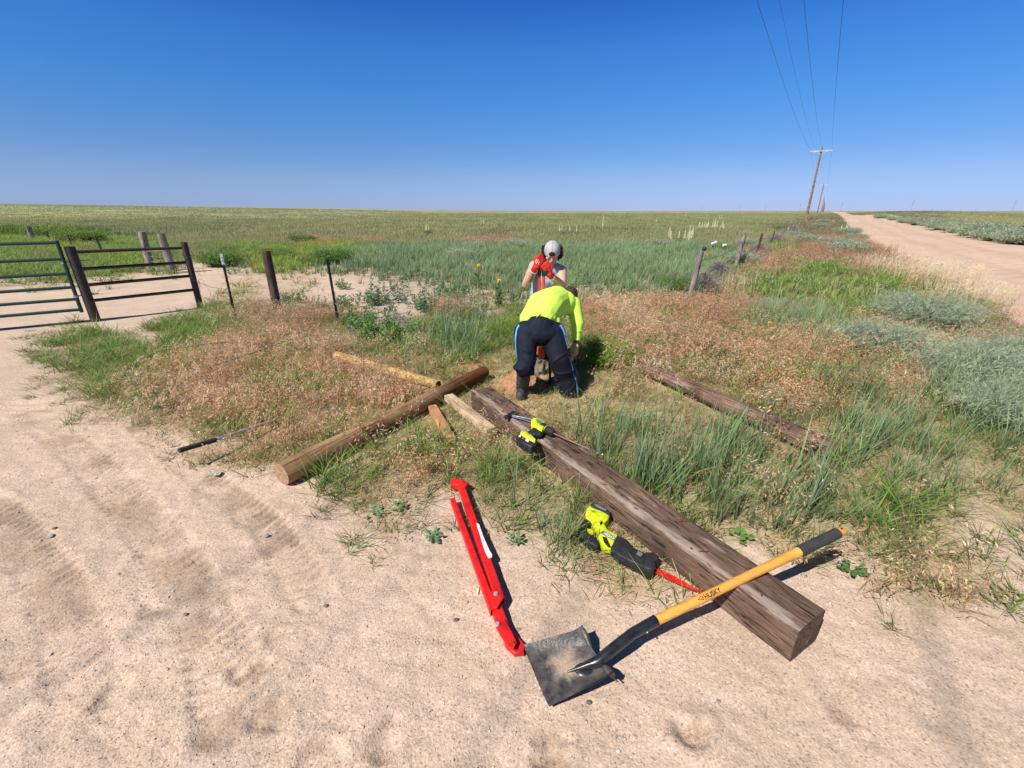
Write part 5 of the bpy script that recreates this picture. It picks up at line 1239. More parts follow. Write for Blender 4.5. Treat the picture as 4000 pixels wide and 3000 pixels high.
for px, py, n, hh, lab, r in ((2655, 948, 7, .75, 'nearest big clump of cream flowered yucca, left of the white poppies', .75), (2697, 940, 2, .9, 'two stalked yucca at the right end of the nearest cream clump', .2), (2772, 905, 9, .9, 'widest cream flowered yucca clump farther back in the field', 1.4), (2800, 903, 3, 1.0, 'three stalked yucca at the right end of the widest clump', .5), (2826, 908, 2, .8, 'yucca just right of the widest clump', .15),
                          (2745, 902, 2, .7, 'yucca at the left end of the widest clump', .3), (1680, 916, 2, .9, 'two stalked yucca alone in the field left of the men', .25), (1664, 916, 1, .7, 'short single yucca beside the two stalked one', .1), (1887, 886, 2, 1.0, 'pair of far yucca stalks left of the grey cap', .3),
                          (2200, 920, 3, .8, 'three stalked yucca just right of the grey cap', .35), (2225, 918, 1, .8, 'slim yucca second right of the grey cap', .1), (2252, 920, 1, .7, 'small yucca third right of the grey cap', .1), (2352, 910, 1, 1.3, 'tall single stalked yucca right of the standing man', .1), (2563, 875, 1, 1.0, 'lone yucca between the men and the cream clumps', .1),
                          (2676, 850, 1, 1.0, 'distant yucca left above the widest clump', .1), (2810, 864, 2, 1.2, 'two distant yucca stalks above the widest clump', .4), (3298, 912, 3, .8, 'cream flowered yucca at the left road edge', .3), (3640, 848, 5, 1.2, 'far yucca clump on the rise right of the road', 2.0), (2865, 836, 3, 1.3, 'far yuccas near the horizon left of the poles', 2.5),
                          (905, 836, 3, 1.2, 'tiny far yucca clump on the left slope', 1.2)):
    yucca(px, py, n, hh, lab, r)
def poppy(px, py, flowers, label):
    g = G(px, py); root = thing('prickly_poppy', g, label, 'wildflower'); plantmesh('foliage', T_weed(9, .09, (.10, .18, .09), .5), root)
    for (fx, fy) in flowers:
        c = at(fx, fy, g.y); mb = MB(); mb.tube([Vector((g.x, g.y, 0)), c], .006, 5); s_ = mb.build('stem', M['tpost'], root); fl = MB()
        for k in range(6): a_ = k * 1.05; fl.ell(c + Vector((math.cos(a_) * .035, -.01, math.sin(a_) * .028)), (.034, .014, .030), n=7, m=4)
        fl.build('petals', M['petal'], s_); ce = MB(); ce.ell(c + Vector((0, -.035, 0)), .014, n=6, m=4); ce.build('flower_centre', M['yellow'], s_)
poppy(2790, 990, [(2783, 951), (2795, 946)], 'white prickly poppy with two flowers right of the corner post'); poppy(2832, 990, [(2827, 958), (2834, 956)], 'white prickly poppy beside the flat fence board')
def sunf(px, py, fx, fy, label):
    g = G(px, py); root = thing('sunflower', g, label, 'wildflower'); plantmesh('foliage', T_weed(9, .08, (.10, .20, .06), at(fx, fy, g.y).z * .95), root); c = at(fx, fy, g.y); mb = MB(); mb.tube([g, c], .006, 5); mb.build('stem', M['tpost'], root)
    fl = MB()
    for k in range(12): a_ = k * .5236; d = Vector((math.cos(a_), 0, math.sin(a_))); fl.ell(c + d * .022, (.015, .005, .009), Matrix.Rotation(-a_, 3, 'Y'), n=6, m=4)
    h = fl.build('petals', M['yellow'], root); ce = MB(); ce.ell(c + Vector((0, -.008, 0)), (.012, .008, .012), n=8, m=5); ce.build('flower_centre', M['browncentre'], root)
sunf(1872, 1150, 1870, 1037, 'taller yellow sunflower in the green weeds left of the men'); sunf(1950, 1200, 1950, 1097, 'lower yellow sunflower closest to the standing man\'s elbow'); sunf(3010, 1300, 3006, 1264, 'tiny yellow flower in the grass beyond the dark post')
# tumbleweeds under the fence
def tumble(px, py, rx, rz, n, label, col=((.30, .25, .23), (.56, .49, .45)), ww=.008, src=None):
    g = G(px, py); t = T()
    for _ in range(n):
        a_ = U(0, 6.28); b_ = U(0, 3.14); p = (math.cos(a_) * math.sin(b_) * rx * U(.5, 1), math.sin(a_) * math.sin(b_) * rx * U(.5, 1), abs(math.cos(b_)) * rz * U(.4, 1))
        t.blade(p, U(0, 6.28), U(.05, .22), ww, U(-.5, 2.0), U(.5, 2), j(col[0]), j(col[1]), 3)
    root = thing('tumbleweed', g, label, 'tumbleweed'); plantmesh('branches', t.done(), root)
tumble(2745, 1140, .35, .42, 1100, 'pale grey tumbleweed tangled against the leaning corner post'); tumble(2800, 1085, .42, .42, 1000, 'pale tumbleweed heap behind the one at the corner post', ww=.01)
tumble(2960, 990, .6, .4, 700, 'tumbleweeds piled at the thin dark fence post', ww=.014); tumble(3030, 950, .8, .5, 700, 'tumbleweeds along the fence before the far posts', ww=.018); tumble(3095, 912, 1.2, .6, 600, 'farthest tumbleweed drift at the fence', ww=.03); tumble(2900, 1020, .4, .3, 500, 'small brown tumbleweed by the flat fence board', ww=.012)
tumble(3055, 1215, .35, .14, 260, 'flat pale dead branches in the grass beyond the dark post', ww=.007); tumble(1545, 1265, .3, .12, 260, 'grey dead twig pile in the weeds left of the men', ww=.007); tumble(2480, 1285, .25, .1, 130, 'scrap of grey twigs in tan grass right of the men', ww=.006)
# broad leaved plants near the camera
def rosette(px, py, n, L, cl, label, name='broadleaf_plant', up=.25):
    g = G(px, py); t = T()
    for _ in range(n):
        a_ = U(0, 6.28); p = np.array([math.cos(a_) * U(0, L * 1.4), math.sin(a_) * U(0, L * 1.4), U(.005, .04)]); c = j(cl, .15); k = len(t.v); u = np.array([math.cos(a_), math.sin(a_), U(-.1, .5)]); u /= np.linalg.norm(u); v = np.array([-u[1], u[0], U(-.3, .3)])
        l_ = L * U(.6, 1.1); pts = [(0, 0), (.25, .32), (.55, .36), (.85, .22), (1, 0), (.85, -.22), (.55, -.36), (.25, -.32)]
        for x, y in pts: t.v.append(p + u * l_ * x + v * l_ * y + np.array([0, 0, .12 * l_ * (1 - abs(y) * 3)])); t.c.append(c)
        for i in range(1, 7): t.t.append((k, k + i, k + i + 1))
        t.blade((0, 0, 0), a_, p[2] + .003, .003, np.hypot(p[0], p[1]) / (p[2] + .003), 0, cl, cl, 1)
    root = plantmesh(name, t.done()); root.location = g; tag(root, label, 'plant'); return root
rosette(1690, 2105, 26, .035, (.19, .33, .17), 'round leaved green plant on sand left of the red lever'); rosette(1465, 2015, 16, .035, (.22, .36, .22), 'round leaved plant among the tufts below the log end')
rosette(1560, 1990, 20, .03, (.16, .30, .12), 'leafy plant between the log end and the red lever'); rosette(2010, 2120, 26, .028, (.17, .29, .13), 'small leafy plant just right of the red lever\'s arms')
rosette(3330, 2240, 24, .035, (.12, .24, .07), 'green leafy plant under the shovel grip\'s shadow'); rosette(2895, 2110, 18, .04, (.17, .33, .09), 'bright pointed leafed weed at the right edge of the timber'); rosette(2910, 1465, 16, .06, (.28, .45, .26), 'pale broad leafed plant in the tan grass beyond the dark post')
rosette(2560, 1640, 14, .05, (.30, .45, .24), 'pale leafy weed in straw right of the timber'); rosette(3130, 1255, 30, .05, (.10, .2, .07), 'dark broad leafed weed in the grass beyond the dark post')
# tall pale grass stalks by the road
def stalks(px, py, n, hh, label, rr=.25, ww=.006, col=((.50, .40, .22), (.82, .70, .46))):
    n = int(n * (2.2 if ww > .0055 and hh > .4 else 1))
    g = G(px, py); t = T()
    for _ in range(n):
        q = t.blade((U(-rr, rr), U(-rr, rr), 0), U(-.6, 1.6), hh * U(.6, 1), ww, U(0, .35), U(0, .25), j(col[0]), j(col[1]), 3)
        for k in range(5): t.leaf(q - np.array([0, 0, .03 * k]), (U(-.5, .8), U(-.5, .5), U(.2, 1)), .05, ww * 1.1, j(col[1]))
    o = plantmesh('tall_grass', t.done()); o.location = g; tag(o, label, 'tall grass')
stalks(3480, 1060, 120, .5, 'tall pale grass stalks where the verge meets the road', .9, .010); stalks(3640, 1110, 150, .6, 'dense pale tall grass in front of the dirt road', .7, .009); stalks(3760, 1190, 110, .5, 'pale tall grass at the right end of the lush grass', .5, .008)
stalks(3890, 1290, 36, .55, 'thin dark tall grass stems against the road at the right edge', .3, .005, ((.18, .14, .08), (.4, .3, .18))); stalks(2890, 1150, 26, .55, 'yellow tall stems right of the tumbleweed', .35, .006); stalks(3290, 1180, 20, .55, 'scattered yellow stems in the lush green grass', .8, .006)
stalks(3400, 990, 90, .45, 'brownish tall grass tuft at the left road edge', .7, .012, ((.2, .15, .07), (.48, .34, .2))); stalks(1440, 1570, 60, .26, 'pale fluffy dry grass tuft beside the brown log', .12, .004, ((.5, .36, .22), (.78, .6, .44)))
# stones and litter on the sand
def stone(px, py, r, c, label):
    g = G(px, py); mb = MB(); mb.ell((0, 0, 0), (r, r * .75, r * .5), n=12, m=8); sd = U(0, 99)
    mb.v = [Vector((v.x, v.y, v.z)) * (1 + .35 * (float(fbm(np.array([v.x * 1.2 / r + sd]), np.array([v.y / r + v.z * .7 / r]), 2, 5)[0]) - .5)) + g + Vector((0, 0, r * .3)) for v in mb.v]
    tag(mb.build('stone', mat('stone_grey', c, .9, var=.2, scale=80, bump=.3), org=g), label, 'stone')
stone(1040, 2095, .016, (.33, .27, .22), 'smooth tan stone at the edge of the tyre tracks'); stone(215, 2065, .014, (.14, .13, .13), 'dark grey stone left of the tyre tracks'); stone(200, 2095, .016, (.36, .31, .27), 'pale brown stone touching the dark grey one')
stone(1272, 2368, .011, (.16, .14, .13), 'dark stone on open sand left of the red lever'); stone(1782, 2423, .013, (.12, .10, .09), 'black angular stone left of the red lever\'s jaw'); stone(725, 2402, .011, (.22, .14, .12), 'reddish flat stone on the open sand'); stone(1820, 2355, .012, (.5, .38, .27), 'pale round pebble by the red lever')
stone(2025, 2462, .013, (.30, .22, .14), 'brown pebble between the red lever and the shovel blade'); stone(2300, 2745, .011, (.12, .11, .12), 'dark pebble in front of the shovel blade'); stone(2806, 2740, .009, (.2, .2, .21), 'small grey pebble on the sand right of the shovel')
q = G(1865, 2320, .006); mb = MB(); mb.tube([q, q + Vector((.003, .028, 0))], .0042, 10); cg = mb.build('cigarette_butt', M['white'], org=q); tag(cg, 'cigarette butt with an orange filter left of the red lever', 'cigarette butt')
mb = MB(); mb.tube([q + Vector((.003, .028, 0)), q + Vector((.006, .046, 0))], .0044, 10); mb.build('filter', mat('orange_filter', (.7, .36, .1), .8, bump=0), cg)
g = G(840, 1852); mb = MB(); n = 8
V = [g + Vector(((i / n - .5) * .085, (k / n - .5) * .06, .006 + U(0, .009))) for i in range(n + 1) for k in range(n + 1)]
mb.add(V, [(i * (n + 1) + k, i * (n + 1) + k + 1, (i + 1) * (n + 1) + k + 1, (i + 1) * (n + 1) + k) for i in range(n) for k in range(n) if (i + k) > 2 and i + k < 13])
tag(mb.build('plastic_wrapper', M['plastic'], org=g, ang=10), 'crumpled clear plastic wrapper on sand left of the log end', 'wrapper')

# ------------------------------------------------------------------ people and their tools
def A_(px, py, Y): return at(px, py, Y)
def finger_chain(mb, pts, r0, r1):
    for k in range(len(pts) - 1):
        a_ = r0 + (r1 - r0) * k / (len(pts) - 1); b_ = r0 + (r1 - r0) * (k + 1) / (len(pts) - 1); mb.cap(pts[k], a_, pts[k + 1], b_, 8)
def hand(mb, wrist, palm_dir, across, nrm, size=1.0, curl=1.2, grow=0):
    """palm with four unequal curled fingers and a thumb leaving its side"""
    p = Vector(palm_dir).normalized(); a = Vector(across).normalized(); n = Vector(nrm).normalized(); wrist = Vector(wrist)
    for k in range(4):
        o_ = a * ((k - 1.5) * .020 * size); mb.cap(wrist + o_ * .6, (.014 + grow) * size, wrist + p * .085 * size + o_, (.0125 + grow) * size, 8)
    for k, ln in enumerate((.85, 1.0, .95, .75)):
        b0 = wrist + p * .088 * size + a * ((k - 1.5) * .0215 * size); pts = [b0]; ang = .25 * curl; d = p
        for seg in (.042, .027, .022):
            d = p * math.cos(ang) + n * math.sin(ang); pts.append(pts[-1] + d * seg * ln * size); ang += .85 * curl
        finger_chain(mb, pts, (.0098 + grow) * size, (.0078 + grow) * size)
    t0 = wrist + p * .025 * size - a * .03 * size; d1 = (p * .6 - a * .75 + n * .3).normalized(); d2 = (p * .9 + a * .1 + n * .55).normalized()
    finger_chain(mb, [t0, t0 + d1 * .04 * size, t0 + d1 * .04 * size + d2 * .033 * size, t0 + d1 * .04 * size + d2 * .033 * size + (d2 + n).normalized() * .024 * size], (.0125 + grow) * size, (.009 + grow) * size)

def bending_man():
    fL = G(2040, 1545); fR = G(2228, 1540)
    root = thing('person', (fL + fR) / 2, 'man bending over in a neon yellow shirt, navy track trousers and black rubber boots', 'person')
    aL = fL + Vector((.01, 0, .09)); aR = fR + Vector((0, 0, .09))
    kL = A_(2058, 1410, 3.98); kR = A_(2183, 1405, 4.02)
    hL = A_(2068, 1300, 4.12); hR = A_(2152, 1300, 4.14)
    wst = A_(2118, 1240, 4.22); mid = A_(2140, 1195, 4.36); cst = A_(2172, 1178, 4.55); sL = A_(2100, 1180, 4.70); sR = A_(2238, 1188, 4.58)
    nk = A_(2205, 1160, 4.70); hd = A_(2226, 1152, 4.80)
    eR = A_(2256, 1262, 4.52); wR = A_(2246, 1365, 4.44); eL = A_(2120, 1275, 4.75); wL = A_(2140, 1370, 4.55)
    # body: one continuous skin
    b = MB()
    b.cap(aL, .045, kL, .055); b.cap(kL, .055, hL, .085); b.cap(aR, .045, kR, .055); b.cap(kR, .055, hR, .085)
    b.cap(hL, .10, hR, .10); b.cap(hL.lerp(hR, .5), .11, wst, .11); b.cap(wst, .11, mid, .11); b.cap(mid, .11, cst, .12); b.cap(cst.lerp(sL, .7), .07, cst.lerp(sR, .8), .07); b.cap(cst, .10, nk, .055); b.cap(nk, .05, hd, .06)
    b.ell(hd, (.078, .092, .088)); b.ell(hd + Vector((.0, .06, -.045)), (.055, .05, .05))          # skull and jaw, looking down
    b.ell(hd + Vector((.076, .01, -.01)), (.012, .018, .028)); b.ell(hd + Vector((-.076, .01, -.01)), (.012, .018, .028))   # ears
    b.cap(hd + Vector((0, .10, -.05)), .014, hd + Vector((0, .115, -.065)), .011); b.cap(hd + Vector((-.02, .10, -.09)), .008, hd + Vector((.02, .10, -.09)), .008)
    b.cap(sR, .05, eR, .042); b.cap(eR, .040, wR, .026); b.cap(sL, .05, eL, .042); b.cap(eL, .04, wL, .026)
    hand(b, wR, (wR - eR) + Vector((-.05, .02, -.02)), (0, 1, 0), (-1, 0, -.3), 1.0, 1.2); hand(b, wL, (wL - eL), (0, 1, 0), (1, 0, -.3), 1.0, 1.2)
    b.cap(aL - Vector((0, 0, .04)), .045, aL + Vector((-.01, -.07, -.055)) * 1.0, .03); b.cap(aR - Vector((0, 0, .04)), .045, aR + Vector((.02, .08, -.055)), .03)
    blob(b, 'body', M['skindark'], root, .0075, 3)
    # cropped hair
    h = MB(); h.ell(hd + Vector((.004, -.010, .012)), (.081, .088, .084)); h.ell(hd + Vector((.01, -.05, -.02)), (.066, .05, .06)); blob(h, 'hair', M['stubble'], root, .008, 3)
    # trousers
    t = MB()
    t.cap(hL, .122, hR, .122, 18); t.ell(hL.lerp(hR, .5) + Vector((0, -.02, .0)), (.200, .125, .125)); t.cap(hL.lerp(hR, .5) + Vector((0, .02, .04)), .155, wst + Vector((0, .02, -.03)), .13, 18)
    t.cap(hL + Vector((-.03, 0, 0)), .122, kL, .086, 16); t.cap(hR + Vector((.02, 0, -.01)), .122, kR, .090, 16)
    lb = A_(2048, 1440, 3.95); t.cap(kL, .088, lb, .084, 16); t.ell(lb + Vector((-.02, -.01, .015)), (.088, .078, .04)); t.cap(lb + Vector((.05, 0, .04)), .04, lb + Vector((.07, .0, -.04)), .03)
    t.cap(kR, .090, A_(2210, 1480, 4.03), .078, 16); t.cap(A_(2210, 1480, 4.03), .078, A_(2222, 1522, 4.04), .080, 16)
    def folds(a_, b_, ra, rb, n):
        d = (b_ - a_).normalized(); u = d.orthogonal().normalized(); v = d.cross(u)
        for k in range(n):
            f = (k + U(.1, .9)) / n; c = a_.lerp(b_, f); q = ra + (rb - ra) * f; a0 = U(0, 6.28); sp_ = U(1.2, 2.6); tl = U(-.05, .05)
            t.tube([c + (u * math.cos(a0 + sp_ * i / 9) + v * math.sin(a0 + sp_ * i / 9)) * (q - .001) + d * tl * (i / 9 - .5) * 2 for i in range(10)], [.003] + [.010] * 8 + [.003], 8)
    folds(hL.lerp(kL, .5), kL, .104, .088, 2); folds(hR.lerp(kR, .5), kR, .106, .092, 3); folds(kL, lb, .088, .084, 4); folds(kR, A_(2222, 1522, 4.04), .094, .092, 7)
    t.cap(kR, .092, A_(2200, 1450, 4.03), .095, 16); t.cap(A_(2214, 1490, 4.03), .086, A_(2224, 1524, 4.04), .090, 16)
    o = blob(t, 'trousers', M['navy'], root, .007, 4, .014, .22)
    # side stripes of the trousers
    def onsurf(o, p, d, off=.002):
        rg = ORG[root.name]; ok, loc, nn, _ = o.ray_cast(Vector(p) - rg + Vector(d) * .4, -Vector(d)); return (loc + nn * off + rg, nn) if ok else (None, None)
    def ribbon(name, px, m, wd, off, shift=0):
        pts = []
        bpy.context.view_layer.update()
        for (x, y, Y, d) in px:
            p, nn = onsurf(o, at(x, y, Y), Vector(d).normalized(), off)
            if p: pts.append((p, nn))
        mb = MB(); vs = []
        for i, (p, nn) in enumerate(pts):
            q = (pts[min(i + 1, len(pts) - 1)][0] - pts[max(i - 1, 0)][0]).normalized(); s_ = nn.cross(q).normalized()
            vs += [p + s_ * (wd / 2 + shift), p - s_ * (wd / 2 - shift), p - s_ * (wd / 2 - shift) - nn * .006, p + s_ * (wd / 2 + shift) - nn * .006]
        fs = []
        for i in range(len(pts) - 1): a = i * 4; fs += [(a + k, a + (k + 1) % 4, a + 4 + (k + 1) % 4, a + 4 + k) for k in range(4)]
        mb.add(vs, fs); ob = mb.build(name, m, o); return ob
    n_ = 26; R1 = []
    for k in range(n_):
        t_ = k / (n_ - 1); P0 = [(2195, 1270), (2210, 1330), (2210, 1400), (2222, 1450), (2238, 1490), (2238, 1535)]
        f = t_ * (len(P0) - 1); i = min(int(f), len(P0) - 2); u = f - i; R1.append((P0[i][0] * (1 - u) + P0[i + 1][0] * u - 8, P0[i][1] * (1 - u) + P0[i + 1][1] * u, 4.10 - .06 * t_, (.9, -.62, .05)))
    ribbon('side_stripe', R1, M['stripe'], .036, .003); ribbon('stripe_edge', R1, M['stripew'], .012, .0045, .0)
    R2 = []
    for k in range(n_):
        t_ = k / (n_ - 1); P0 = [(2022, 1270), (2018, 1330), (2022, 1400), (2012, 1430), (2020, 1455)]
        f = t_ * (len(P0) - 1); i = min(int(f), len(P0) - 2); u = f - i; R2.append((P0[i][0] * (1 - u) + P0[i + 1][0] * u + 10, P0[i][1] * (1 - u) + P0[i + 1][1] * u, 4.08 - .1 * t_, (-.93, -.40, .05)))
    ribbon('side_stripe', R2, M['stripe'], .026, .003); ribbon('stripe_edge', R2, M['stripew'], .006, .0045, .0)
    # boots
    for f, top, toe in ((fL, A_(2048, 1440, 3.96), Vector((-.02, -.10, 0))), (fR, fR + Vector((0, 0, .2)), Vector((.03, .13, 0)))):
        bt = MB(); bt.cap(f + Vector((0, 0, .075)), .062, top, .070, 16); bt.cap(f + Vector((0, .02, .05)), .052, f + toe + Vector((0, 0, .04)), .045, 14); bt.cap(f + Vector((0, .03, .03)), .045, f + toe + Vector((0, 0, .025)), .045, 12)
        blob(bt, 'boot', M['boot'], root, .007, 4, .006, .03)
    # shirt
    s = MB(); s.cap(A_(2070, 1246, 4.20), .100, A_(2152, 1264, 4.22), .100, 18); s.cap(wst + Vector((-.01, 0, .0)), .150, mid + Vector((0, 0, .0)), .165, 18); s.cap(mid, .165, cst, .158, 18)
    s.cap(A_(2085, 1235, 4.24), .12, A_(2112, 1190, 4.42), .13, 18); s.cap(cst.lerp(sL, .45), .125, cst.lerp(sR, .45), .128, 18); s.cap(cst.lerp(sR, .5), .115, sR, .078, 16); s.cap(cst.lerp(sL, .5), .115, sL, .078, 16); s.cap(cst, .13, nk, .075, 16)
    s.cap(sR, .080, eR, .068, 14); cf = eR.lerp(wR, .48); s.cap(eR, .068, cf, .050, 14); s.cap(sL, .08, eL, .066, 14); s.cap(eL, .066, eL.lerp(wL, .45), .05, 14)
    for (a_, b_, c_) in (((2195, 1150, 4.40), (2206, 1200, 4.34), (2190, 1245, 4.24)), ((2175, 1160, 4.36), (2180, 1210, 4.26), (2165, 1245, 4.12)), ((2232, 1175, 4.50), (2215, 1215, 4.42), (2200, 1250, 4.34)), ((2130, 1180, 4.22), (2120, 1215, 4.12), (2095, 1240, 4.04))):
        s.tube([A_(*a_), A_(*b_), A_(*c_)], [.006, .014, .006], 8)
    d_ = (cf - eR); 
    for k in range(5):
        c_ = eR.lerp(cf, -.25 + .28 * k); q_ = .064 - .004 * k; a0 = U(0, 6); dn_ = d_.normalized(); u_1 = dn_.orthogonal().normalized(); v_1 = dn_.cross(u_1)
        s.tube([c_ + (u_1 * math.cos(a0 + i * .35) + v_1 * math.sin(a0 + i * .35)) * q_ + dn_ * (.012 * (i / 4 - 1)) for i in range(9)], [.004] + [.010] * 7 + [.004], 8)
    blob(s, 'shirt', M['hivis'], root, .007, 3, .010, .14)
    cu = MB(); d = (wR - eR).normalized(); cu.tube([cf + d * .022, cf + d * .046], [.048, .046], 20); cu.build('cuff', M['hivis'], root)
    # tan leather glove, open at the wrist, fingers closed on the red grip
    g = MB(); w2 = wR + Vector((-.01, 0, .0)); g.cap(wR + Vector((.0, 0, .03)), .040, wR + Vector((-.01, 0, -.03)), .045, 14); hand(g, w2, (wR - eR) + Vector((-.05, .02, -.02)), (0, 1, 0), (-1, 0, -.3), 1.08, 1.2, .004)
    blob(g, 'glove', M['tanglove'], root, .005, 3, .004, .02)
    return dict(wR=wR, eR=eR, wL=wL)
bm_ = bending_man()

def standing_man():
    Y0 = 4.95; fA = Vector(at(2052, 1438, 5.0)); fA.z = 0; fB = Vector(at(2168, 1436, 5.02)); fB.z = 0
    root = thing('person', (fA + fB) / 2, 'man in a backwards grey cap and pale sleeveless shirt leaning on red handles', 'person')
    hdc = A_(2157, 984, 4.90); nk = A_(2150, 1040, 4.99); sA = A_(2088, 1040, 4.98); sB = A_(2192, 1058, 4.96)
    eA = A_(2054, 1112, 4.80); wA = A_(2092, 1044, 4.63); eB = A_(2196, 1114, 4.80); wB = A_(2146, 1072, 4.64)
    pel = A_(2118, 1235, 5.12); hA = pel + Vector((-.10, 0, -.05)); hB = pel + Vector((.10, 0, -.05)); kA = hA.lerp(fA, .5) + Vector((0, -.05, .02)); kB = hB.lerp(fB, .5) + Vector((0, -.05, .02)); ch = A_(2140, 1090, 5.02)
    face = Vector((-.08, -.82, -.56)).normalized(); right = Vector((-.99, .10, 0)).normalized(); upv = right.cross(face).normalized()
    if upv.z < 0: upv = -upv
    MF = Matrix((right, -face, upv)).transposed()       # columns: x=right, y=back, z=up
    def HF(x, y, z): return hdc + MF @ Vector((x, y, z))
    b = MB()
    b.ell(hdc, (.074, .092, .095), MF); b.ell(HF(0, -.035, -.055), (.056, .055, .055), MF); b.ell(HF(0, -.055, -.092), (.030, .028, .024), MF)
    b.cap(HF(0, -.092, .012), .009, HF(0, -.112, -.030), .014, 8); b.ell(HF(.012, -.098, -.034), .009); b.ell(HF(-.012, -.098, -.034), .009)       # nose
    b.cap(HF(-.022, -.088, -.062), .0075, HF(.022, -.088, -.062), .0075, 8); b.cap(HF(-.018, -.086, -.074), .008, HF(.018, -.086, -.074), .008, 8)   # lips
    b.cap(HF(-.042, -.080, .022), .009, HF(-.014, -.092, .018), .008, 8); b.cap(HF(.042, -.080, .022), .009, HF(.014, -.092, .018), .008, 8)           # brow
    b.ell(HF(-.045, -.068, -.025), .020); b.ell(HF(.045, -.068, -.025), .020)
    b.ell(HF(.076, .005, -.015), (.010, .018, .030), MF); b.ell(HF(-.076, .005, -.015), (.010, .018, .030), MF)
    b.cap(HF(0, .03, -.06), .055, nk, .062); b.cap(nk, .06, ch, .11); b.cap(sA.lerp(sB, .1), .062, sA.lerp(sB, .9), .062); b.cap(ch, .125, pel, .115); b.cap(hA, .10, hB, .10)
    b.cap(sA, .062, eA, .043); b.cap(eA, .043, eA.lerp(wA, .35), .043); b.cap(eA.lerp(wA, .35), .043, wA, .027); b.cap(sB, .062, eB, .043); b.cap(eB, .043, eB.lerp(wB, .35), .043); b.cap(eB.lerp(wB, .35), .043, wB, .027)
    for h_, k_, f_ in ((hA, kA, fA), (hB, kB, fB)): b.cap(h_, .085, k_, .058); b.cap(k_, .058, f_ + Vector((0, .02, .09)), .042); b.cap(f_ + Vector((0, .02, .045)), .04, f_ + Vector((0, -.14, .035)), .032)
    pa = A_(2116, 1000, 4.60) - wA; pb = A_(2130, 1030, 4.60) - wB
    hand(b, wA, pa, (.5, .2, -.8), (.4, .6, -.5), .95, 1.3); hand(b, wB, pb, (-.6, .2, -.5), (-.5, .6, -.4), .95, 1.4)
    body = blob(b, 'body', M['skin'], root, .006, 2)
    for s_ in (-1, 1):
        e_ = MB(); e_.ell(HF(.030 * s_, -.088, .004), (.013, .007, .006), MF, 10, 6); e_.build('eye', M['inkwhite'], body); e_ = MB(); e_.ell(HF(.030 * s_, -.0935, .003), (.005, .003, .005), MF, 8, 5); e_.build('pupil', M['ink'], body)
    mo = MB(); mo.cap(HF(-.018, -.0945, -.068), .0022, HF(.018, -.0945, -.068), .0022, 6); mo.build('mouth', mat('lip_line', (.22, .07, .05), .6, bump=0), body)
    # curls of hair round the ears and neck
    hr = MB()
    for k in range(90):
        s_ = random.choice((-1, 1)); y_ = U(-.03, .085); z_ = U(-.085, .03); c = HF(s_ * U(.066, .094) * (1.1 + z_ * 2), y_ + .02, z_ - .012); r_ = U(.010, .018); ax = Vector((U(-1, 1), U(-1, 1), U(-1, 1))).normalized(); bx = ax.orthogonal().normalized()
        hr.tube([c + ax * r_ * math.cos(t * 1.1) + bx * r_ * math.sin(t * 1.1) - Vector((0, 0, .006 * t)) for t in range(6)], [.006, .008, .007, .006, .005, .003], 5)
    hr.ell(HF(0, .05, -.02), (.078, .055, .07), MF); hr.build('hair', M['hair'], root)
    # backwards cap: crown, arched opening over the forehead with its strap, brim behind
    c = MB(); vs = []; fs = []; n = 40; m = 14
    for jx in range(m + 1):
        ph = math.pi / 2 * (jx / m) * 1.08
        for i in range(n):
            th = 2 * math.pi * i / n; x = .086 * math.sin(ph) * math.cos(th); y = .104 * math.sin(ph) * math.sin(th) + .006; z = .103 * math.cos(ph) + .012
            # arched opening at the front (y negative)
            if y < 0 and abs(x) < .034: z = max(z, .012 + .012 + .036 * math.sqrt(max(0, 1 - (x / .034) ** 2)) - .008)
            vs.append(HF(x, y, z))
    for jx in range(m):
        for i in range(n): i2 = (i + 1) % n; fs.append((jx * n + i, (jx + 1) * n + i, (jx + 1) * n + i2, jx * n + i2))
    k0 = len(vs); c.add(vs, fs)
    c.add([hdc + (v - hdc) * .975 for v in vs], [f[::-1] for f in fs]); cp_ = c.build('cap', M['cap'], root, ang=70)
    bt = MB(); bt.ell(HF(0, .006, .116), .007); bt.build('cap_button', M['cap'], cp_)
    for k in range(3):
        a = math.pi / 6 + k * math.pi / 3; se = MB(); se.tube([HF(.0868 * math.sin(p_) * math.cos(a), .1048 * math.sin(p_) * math.sin(a) + .006, .1038 * math.cos(p_) + .012) for p_ in [x * .155 - 1.55 for x in range(21)]], .0016, 5); se.build('cap_seam', M['greyp'], cp_)
    sp2 = MB(); pts = [HF(.036 * math.sin(t), -.104 * math.cos(t * .36) - .002, .024) for t in [x * .3 - 1.5 for x in range(11)]]
    vs = []
    for p in pts: vs += [p + MF @ Vector((0, 0, .007)), p - MF @ Vector((0, 0, .007)), p - MF @ Vector((0, -.004, .007)), p + MF @ Vector((0, .004, .007))]
    sp2.add(vs, [(i * 4 + k, i * 4 + (k + 1) % 4, i * 4 + 4 + (k + 1) % 4, i * 4 + 4 + k) for i in range(10) for k in range(4)]); sp2.build('cap_strap', M['strap'], cp_)
    br = MB(); vs = []
    for i in range(9):
        for r_ in (.0, .07): a = math.pi * (.15 + .7 * i / 8); vs.append(HF((.08 + r_ * .2) * math.cos(a), (.095 + r_) * math.sin(a), .008 - r_ * .25 - .012 * math.cos(a) ** 2))
